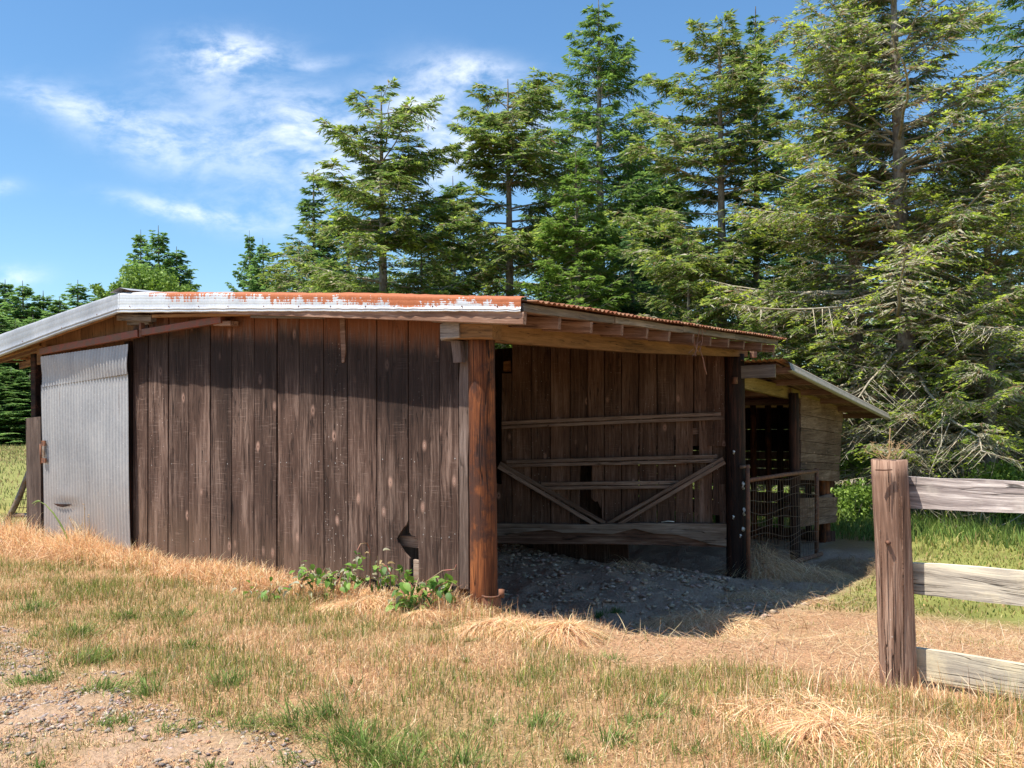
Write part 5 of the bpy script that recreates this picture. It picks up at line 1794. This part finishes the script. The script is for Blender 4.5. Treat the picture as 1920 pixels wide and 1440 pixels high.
        lich = ~isnew & (r.random(N) < (lichen * (1.5 - TT - .5 * TS) * (1.35 - t) if not isdead else .85))
        bc = np.where(lich[:, None], np.array([(.48, .46, .35), (.38, .35, .24), (.62, .60, .48), (.28, .18, .10)])[r.integers(0, 4, N)], bc)
        FC.append(np.repeat(bc, 4, 0))
    # twig ribbons joined with limbs (triangular slivers)
    tvv, tqq, n0 = [], [], ln
    for (o, d, tl, dd) in TW:
        k = len(o)
        sd = np.cross(d, EZ)
        w_ = .006 + .004 * (tl > .3)
        e = o + d * tl[:, None] - EZ * (hang * tl * .6)[:, None]
        V_ = np.stack([o - sd * w_[:, None], o + sd * w_[:, None], e + sd * .002, e - sd * .002], 1)
        tvv.append(V_.reshape(-1, 3))
        tqq.append((n0 + np.arange(k) * 4)[:, None] + np.arange(4)[None])
        n0 += 4 * k
    limb = (np.concatenate(LV + tvv), np.concatenate(LQ + tqq))
    fv = np.concatenate(FV); fc = np.concatenate(FC)
    fq = np.arange(len(fv)).reshape(-1, 4)
    return mesh_np('trunk', tv, [tq], True), mesh_np('limbs', limb[0], [limb[1]], True), mesh_np('crown', fv, [fq], False, fc)


def put_tree(name, meshes, X, Y, label, rz=0.0, s=1.0, sxy=None, group=None, dz=0.0):
    z = float(gz(X, Y)) - .1 + dz
    sxy = sxy or s
    r = thing(name, label, 'tree', (X, Y, z), group)
    for nm, me, mt in (('trunk', meshes[0], M_BARK), ('limbs', meshes[1], M_TWIG), ('crown', meshes[2], M_NEEDLE)):
        o = bpy.data.objects.new(nm, me)
        COL.objects.link(o)
        if not me.materials: me.materials.append(mt)
        o.parent = r
        o.matrix_basis = Matrix.Rotation(rz, 4, 'Z') @ Matrix.Diagonal(Vector((sxy, sxy, s, 1)))
    return r


def H_for(x, ytop, Y):
    """metres from ground to a point seen at pixel (x, ytop) at distance Y"""
    p = at(x, ytop, Y)
    return p[0], p[2] - float(gz(p[0], Y)) + .1


BASE_DK = ((.07, .15, .04), (.11, .21, .05), (.17, .27, .06))
BASE_OL = ((.10, .18, .04), (.16, .26, .05), (.25, .34, .07), (.24, .26, .10))
BASE_BR = ((.12, .23, .04), (.18, .31, .05), (.24, .37, .07))
BASE_BL = ((.065, .135, .055), (.09, .18, .07), (.12, .21, .075))

# near big lichen-hung spruce
X_, H_ = H_for(1700, -170, 19.5)
put_tree('spruce_tree', spruce(3, H_, 4.2, .25, cb=.17, nb=220, ntw=38, nsh=20, sl=.105, sw=.036, el_top=30, el_low=2, droop=.22, up=.22, prof=.5, irr=.6, tips=.45, lichen=.72, dead=80, base=BASE_OL, tipc=(.46, .56, .07), vis=True, hang=.35, lean=-.028),
         X_, 19.5, 'tall near spruce hung with pale lichen and tipped bright yellow green, rising out of frame')
# second, thinner behind
X_, H_ = H_for(1600, -60, 21.0)
put_tree('spruce_tree', spruce(4, H_, 3.0, .20, cb=.2, nb=130, ntw=28, nsh=15, sl=.12, sw=.038, droop=.2, prof=.6, irr=.55, tips=.22, lichen=.4, dead=30, base=BASE_OL, tipc=(.40, .48, .07)),
         X_, 21.0, 'slimmer grey-trunked spruce just left behind the tall near spruce')
# open-crowned left one
X_, H_ = H_for(716, 172, 26.0)
put_tree('spruce_tree', spruce(9, H_, 2.9, .20, cb=.2, nb=100, ntw=34, nsh=18, sl=.16, sw=.05, el_top=22, el_low=-2, droop=.18, up=.22, prof=.30, irr=.55, tips=.28, lichen=.22, dead=16, base=BASE_OL, tipc=(.36, .46, .08), twl=.42),
         X_, 26.0, 'open-crowned spruce with bare grey trunk showing, leftmost of the tall ones')
X_, H_ = H_for(952, 148, 27.0)
put_tree('spruce_tree', spruce(12, H_, 3.1, .20, cb=.18, nb=130, ntw=34, nsh=18, sl=.16, sw=.05, el_top=24, el_low=-2, droop=.2, up=.2, prof=.34, irr=.5, tips=.28, lichen=.20, dead=16, base=BASE_OL, tipc=(.38, .48, .08), twl=.42),
         X_, 27.0, 'open rounded-top spruce standing left of the tallest dense green one')
# dense tall
X_, H_ = H_for(1122, 0, 33.0)
put_tree('spruce_tree', spruce(15, H_, 4.4, .26, cb=.06, nb=240, ntw=30, nsh=15, sl=.17, sw=.055, el_top=35, el_low=-4, droop=.25, up=.2, prof=.72, irr=.35, tips=.25, lichen=.05, dead=0, base=((.09, .18, .04), (.14, .24, .05), (.19, .30, .06)), tipc=(.28, .42, .08), hang=.4),
         X_, 33.0, 'tall dense pointed green spruce at the middle, its tip touching the top of the photo')
X_, H_ = H_for(1078, 285, 24.5)
put_tree('spruce_tree', spruce(18, H_, 2.1, .14, cb=.05, nb=150, ntw=28, nsh=14, sl=.13, sw=.045, el_top=40, el_low=0, droop=.2, up=.2, prof=.8, irr=.25, tips=.5, lichen=.05, dead=0, base=BASE_BR, tipc=(.19, .29, .05), hang=.3),
         X_, 24.5, 'shorter bright green conical spruce below the tallest dense one')
X_, H_ = H_for(1350, 45, 24.0)
put_tree('spruce_tree', spruce(21, H_, 3.3, .18, cb=.18, nb=150, ntw=32, nsh=17, sl=.15, sw=.048, el_top=32, el_low=-2, droop=.2, up=.22, prof=.42, irr=.5, tips=.32, lichen=.30, dead=24, base=BASE_OL, tipc=(.34, .42, .07)),
         X_, 24.0, 'broad olive spruce with forked-looking top, right of the tallest dense one')
X_, H_ = H_for(1412, 12, 25.0)
put_tree('spruce_tree', spruce(22, H_, 1.7, .13, cb=.3, nb=90, ntw=22, nsh=13, sl=.13, sw=.04, el_top=45, el_low=5, prof=.8, tips=.2, lichen=.15, dead=6, base=BASE_DK, tipc=(.2, .27, .05)),
         X_, 25.0, 'narrow dark spruce whose leaning tip pokes above the broad olive one', rz=1.0)
X_, H_ = H_for(1940, -150, 24.0)
put_tree('spruce_tree', spruce(25, H_, 3.5, .24, cb=.08, nb=190, ntw=28, nsh=14, sl=.15, sw=.05, el_top=30, el_low=-3, prof=.6, tips=.1, lichen=.08, dead=8, base=BASE_DK, tipc=(.15, .22, .05), hang=.4),
         X_, 24.0, 'dark dense spruce cut by the right edge of the photo')
X_, H_ = H_for(1850, 250, 19.0)
put_tree('spruce_tree', spruce(26, H_, 3.2, .16, cb=.12, nb=150, ntw=32, nsh=18, sl=.105, sw=.034, el_top=25, el_low=0, prof=.5, irr=.5, tips=.42, lichen=.66, dead=60, base=BASE_OL, tipc=(.44, .54, .07), hang=.35),
         X_, 19.0, 'lichen-draped spruce filling the right side above the fence')
X_, H_ = H_for(586, 318, 34.0)
put_tree('spruce_tree', spruce(28, H_, 2.2, .15, cb=.05, nb=120, ntw=24, nsh=13, sl=.17, sw=.055, el_top=30, el_low=-5, prof=.85, irr=.35, tips=.1, lichen=.06, dead=0, base=BASE_DK, tipc=(.14, .2, .05)),
         X_, 34.0, 'slender dark spruce at the left end of the tall group')

# fillers behind
fillA = spruce(31, 10.0, 2.9, .16, cb=.03, nb=170, ntw=24, nsh=11, sl=.18, sw=.062, el_top=30, el_low=-6, prof=.7, irr=.4, tips=.18, lichen=.12, dead=0, base=BASE_DK, tipc=(.15, .22, .05), hang=.4)
fillB = spruce(32, 10.0, 3.1, .16, cb=.03, nb=150, ntw=24, nsh=12, sl=.17, sw=.052, el_top=28, el_low=-4, prof=.6, irr=.45, tips=.35, lichen=.28, dead=0, base=BASE_OL, tipc=(.33, .42, .08), hang=.4)
fillC = spruce(33, 10.0, 3.0, .15, cb=.03, nb=160, ntw=24, nsh=11, sl=.17, sw=.06, el_top=35, el_low=-4, prof=.8, irr=.3, tips=.3, lichen=.04, dead=0, base=BASE_BL, tipc=(.10, .19, .06), hang=.3)
fills = [(560, 450, 30, 1, 'short ragged spruce in front of the slender dark one, just above the shed roof'), (650, 380, 33, 0, 'dark filler spruce behind the leftmost open-crowned one'),
         (790, 430, 29, 1, 'olive spruce filling the gap between the two open-crowned ones'), (850, 330, 38, 0, 'dark spruce deep behind the gap between the open-crowned ones'),
         (1020, 400, 30, 1, 'olive spruce left of the bright conical one'), (1185, 425, 28, 2, 'blue-green young fir above the rafter tails'), (1245, 330, 32, 0, 'dark spruce behind the young blue-green fir'),
         (1290, 430, 23, 1, 'lichen-grey spruce low behind the right end of the shed roof'), (1200, 250, 40, 0, 'dark spruce deep between the dense one and the broad olive one'), (1480, 300, 30, 2, 'green fir behind the gap left of the grey-trunked spruce'),
         (1560, 330, 34, 0, 'dark spruce deep behind the grey-trunked spruce'), (1450, 520, 20.5, 1, 'low lichen-hung spruce behind the lean-to roof'), (1745, 380, 29, 0, 'dark spruce behind the right of the tall near one'),
         (1790, 560, 22, 2, 'green young fir low behind the fence'), (1900, 600, 21, 1, 'low bright-tipped spruce at the right edge above the fence rail'), (1600, 640, 24, 2, 'leafy green young fir right behind the stall siding'),
         (1690, 520, 27, 1, 'olive spruce directly behind the tall near trunk'), (1850, 480, 33, 0, 'dark spruce deep at the right'), (700, 500, 40, 0, 'dark low spruce just over the roof ridge, behind the open-crowned one'), (930, 470, 36, 2, 'green fir low behind the rounded-top spruce'),
         (1100, 470, 27, 1, 'olive low spruce over the rust at the roof corner'), (1390, 480, 28, 0, 'dark spruce low right of the roof corner')]
for i, (x, yt, Yd, k_, lb) in enumerate(fills):
    X_, H_ = H_for(x, yt, Yd)
    s = H_ / 10.0
    put_tree('spruce_tree', (fillA, fillB, fillC)[k_], X_, Yd, lb, rz=i * 1.7, s=s, sxy=max(.62, min(1.1, s * 1.05)) * random.uniform(.9, 1.1))

# far mid-left groups
farA = spruce(41, 14.0, 3.2, .2, cb=.03, nb=330, ntw=20, nsh=9, sl=.17, sw=.12, el_top=25, el_low=-10, prof=.85, irr=.5, tips=.1, lichen=.02, dead=0, base=((.12, .23, .07), (.16, .28, .08), (.21, .34, .09)), tipc=(.26, .40, .10), hang=.3, droop=.15)
farB = spruce(42, 14.0, 3.4, .2, cb=.03, nb=330, ntw=20, nsh=9, sl=.17, sw=.12, el_top=25, el_low=-10, prof=.85, irr=.5, tips=.15, lichen=.02, dead=0, base=((.13, .25, .075), (.18, .32, .085), (.24, .39, .10)), tipc=(.28, .43, .12), hang=.3, droop=.15)
mids = [(264, 430, 58, 0, 2.0, 'left tip of the trio of dark firs behind the roof peak'), (296, 422, 56, 1, 2.3, 'middle and tallest of the trio of dark firs behind the roof peak'), (330, 462, 57, 0, 2.4, 'right, lower tree of the trio of dark firs behind the roof peak'),
        (244, 500, 60, 1, 2.0, 'low fir at the left foot of the dark trio'), (468, 432, 62, 0, 1.7, 'left tree of the pair of small dark firs mid sky'), (494, 446, 61, 1, 1.9, 'right tree of the pair of small dark firs mid sky'), (535, 505, 50, 0, 2.2, 'small dark fir between the pair and the tall group')]
for i, (x, yt, Yd, k_, R_, lb) in enumerate(mids):
    X_, H_ = H_for(x, yt, Yd)
    put_tree('fir_tree', (farA, farB)[k_], X_, Yd, lb, rz=i * 2.1, s=H_ / 14.0, sxy=R_ / 2.1)
# hemlock row at far left
row = [(-60, 520, 88), (-20, 535, 84), (10, 524, 86), (44, 526, 83), (82, 545, 85), (112, 556, 82), (144, 524, 86), (172, 560, 84), (192, 540, 90), (218, 560, 88), (-45, 600, 76), (-5, 590, 74), (30, 600, 75), (64, 590, 77), (98, 600, 74), (130, 590, 76), (163, 596, 75), (240, 570, 85), (268, 590, 86), (310, 600, 90),
       (360, 610, 92), (20, 690, 70), (-15, 700, 69), (55, 700, 70), (85, 705, 71)]
ords = ['first', 'second', 'third', 'fourth', 'fifth', 'sixth', 'seventh', 'eighth', 'ninth', 'tenth']
for i, (x, yt, Yd) in enumerate(row):
    X_, H_ = H_for(x, yt, Yd)
    if i < 10:
        lb = 'pointed hemlock of the tall back rank at far left, %s from the left' % ords[i]
    elif i < 21:
        lb = 'green hemlock in the front rank at far left, %s from the left' % (ords + ['eleventh'])[i - 10]
    else:
        lb = ('short bushy hemlock at the edge of the left field, second from left', 'short bushy hemlock at the left field edge, nearest the frame edge', 'short bushy hemlock at the left field edge, third from left', 'short bushy hemlock at the left field edge, hard by the shed corner')[i - 21]
    put_tree('hemlock_tree', (farB, farB, farA)[i % 3], X_, Yd, lb, rz=i * 1.3, s=H_ / 14.0, sxy=random.uniform(1.35, 1.8), group='hemlocks along the far edge of the field')


# broadleaf bush over the peak, and green low shrubs at the meadow edge
def shrub(name, seed, rx, ry, h, n, ls, cols, label, X, Y, z0=0.0, cat='shrub'):
    r = np.random.default_rng(seed)
    k = 26
    cx = r.normal(0, rx * .45, k); cy = r.normal(0, ry * .45, k); cz = z0 + h * r.random(k) ** .8
    cs = r.uniform(.25, .5, k) * min(rx, h)
    i = r.integers(0, k, n)
    d = r.normal(0, 1, (n, 3)); d /= np.linalg.norm(d, axis=1)[:, None]
    P = np.stack([cx[i], cy[i], cz[i]], -1) + d * (cs[i] * r.random(n) ** .4)[:, None]
    P[:, 2] = np.maximum(P[:, 2], .02)
    a = r.normal(0, 1, (n, 3)); a /= np.linalg.norm(a, axis=1)[:, None]
    b = np.cross(a, r.normal(0, 1, (n, 3))); b /= np.linalg.norm(b, axis=1)[:, None]
    L = ls * (.6 + .8 * r.random(n))[:, None]
    V = np.stack([P, P + a * L * .5 + b * L * .28, P + a * L, P + a * L * .5 - b * L * .28], 1).reshape(-1, 3)
    cc_ = np.repeat(np.array(cols)[r.integers(0, len(cols), n)] * (.75 + .5 * r.random((n, 1))), 4, 0)
    z = float(gz(X, Y))
    root_ = thing(name, label, cat, (X, Y, z))
    me = mesh_np('crown', V, [np.arange(4 * n).reshape(-1, 4)], False, cc_)
    o = link('crown', me, M_LEAF, root_, Matrix.Translation(Vector((X, Y, z))))
    specs = []
    for j in range(min(k, 12)):
        specs.append(([(0, 0, -.05), (cx[j] * .5, cy[j] * .5, cz[j] * .5), (cx[j], cy[j], cz[j])], [.04 * h / 2, .02 * h / 2, .008], 5))
    V, Q = join_tubes(specs)
    link('stems', mesh_np('stems', V, [Q], True), M_BARK, root_, Matrix.Translation(Vector((X, Y, z))))


BR = [(.17, .28, .035), (.12, .21, .03), (.24, .36, .06)]
X_, H_ = H_for(292, 512, 34.0)
shrub('maple_tree', 51, 1.3, 1.0, 1.2, 5200, .13, BR, 'bright green broadleaf crown peeping over the roof peak', X_, 34.0, H_ - 1.4, 'tree')
X_, H_ = H_for(215, 536, 36.0)
shrub('maple_tree', 52, .8, .8, .6, 1800, .12, BR, 'small light green broadleaf top just left of the roof peak', X_, 36.0, H_ - .7, 'tree')
for i, (x, yt, Yd, rx, h, n, lb) in enumerate(((1588, 850, 20.0, .5, 1.3, 4500, 'bright leafy shrub between the stall siding and grey trunk'), (1600, 885, 18.0, .45, .7, 2600, 'low green shrub at the foot of the siding corner'),
                                        (1905, 850, 17.5, .8, 1.1, 5000, 'bright green shrub at the right edge above the top rail'), (1790, 880, 20.0, 1.4, .9, 5200, 'dark low scrub behind the top fence rail'),
                                        (1660, 890, 22.0, 1.2, .9, 4200, 'shaded scrub behind the fence post top'))):
    p_ = at(x, yt, Yd)
    shrub('shrub', 60 + i, rx, .6, h, n, .075, BR if 'bright' in lb or 'green' in lb else [(.05, .08, .025), (.09, .12, .035), (.2, .17, .11)], lb, p_[0], Yd)

# fallen dead branches at the wood's edge, right
specs = []
r = np.random.default_rng(77)
cb0 = at(1780, 905, 17.0)
cb0[2] = gz(cb0[0], cb0[1])
for i in range(34):
    x0 = r.uniform(1740, 1900); y0 = r.uniform(880, 915)
    Yd = r.uniform(16.3, 18.5)
    p0 = at(x0, y0, Yd); p0[2] = gz(p0[0], Yd) + .02
    L = r.uniform(.7, 2.2)
    a = r.normal(2.3, .45) if r.random() < .7 else r.normal(.7, .3)
    p2 = p0 + np.array([math.cos(a) * L, r.normal(0, .3), math.sin(a) * L])
    p1 = (p0 + p2) / 2 + np.array([0, 0, r.normal(-.05, .08)])
    specs.append(([p0, (p0 + p1) / 2 + np.array([0, 0, r.normal(0, .05)]), p1, p2 - np.array([0, 0, .12 * L])], [.011, .009, .007, .003], 4))
    for k_ in range(4):
        f = r.random()
        q0 = p0 + (p2 - p0) * f
        specs.append(([q0, q0 + np.array([r.normal(0, .25), r.normal(0, .15), r.normal(-.05, .2)])], [.006, .002], 3))
V, Q = join_tubes(specs)
tag(link('dead_branches', mesh_np('dead_branches', V - cb0, [Q]), M_TWIG, None, Matrix.Translation(Vector(cb0))), 'tangle of fallen bare branches under the trees behind the fence', 'branches', kind='stuff')

tot_ = sum(len(me.polygons) for me in bpy.data.meshes)
print('unique tris', sum(len(p.loops) - 2 * len(p.polygons) for p in bpy.data.meshes))
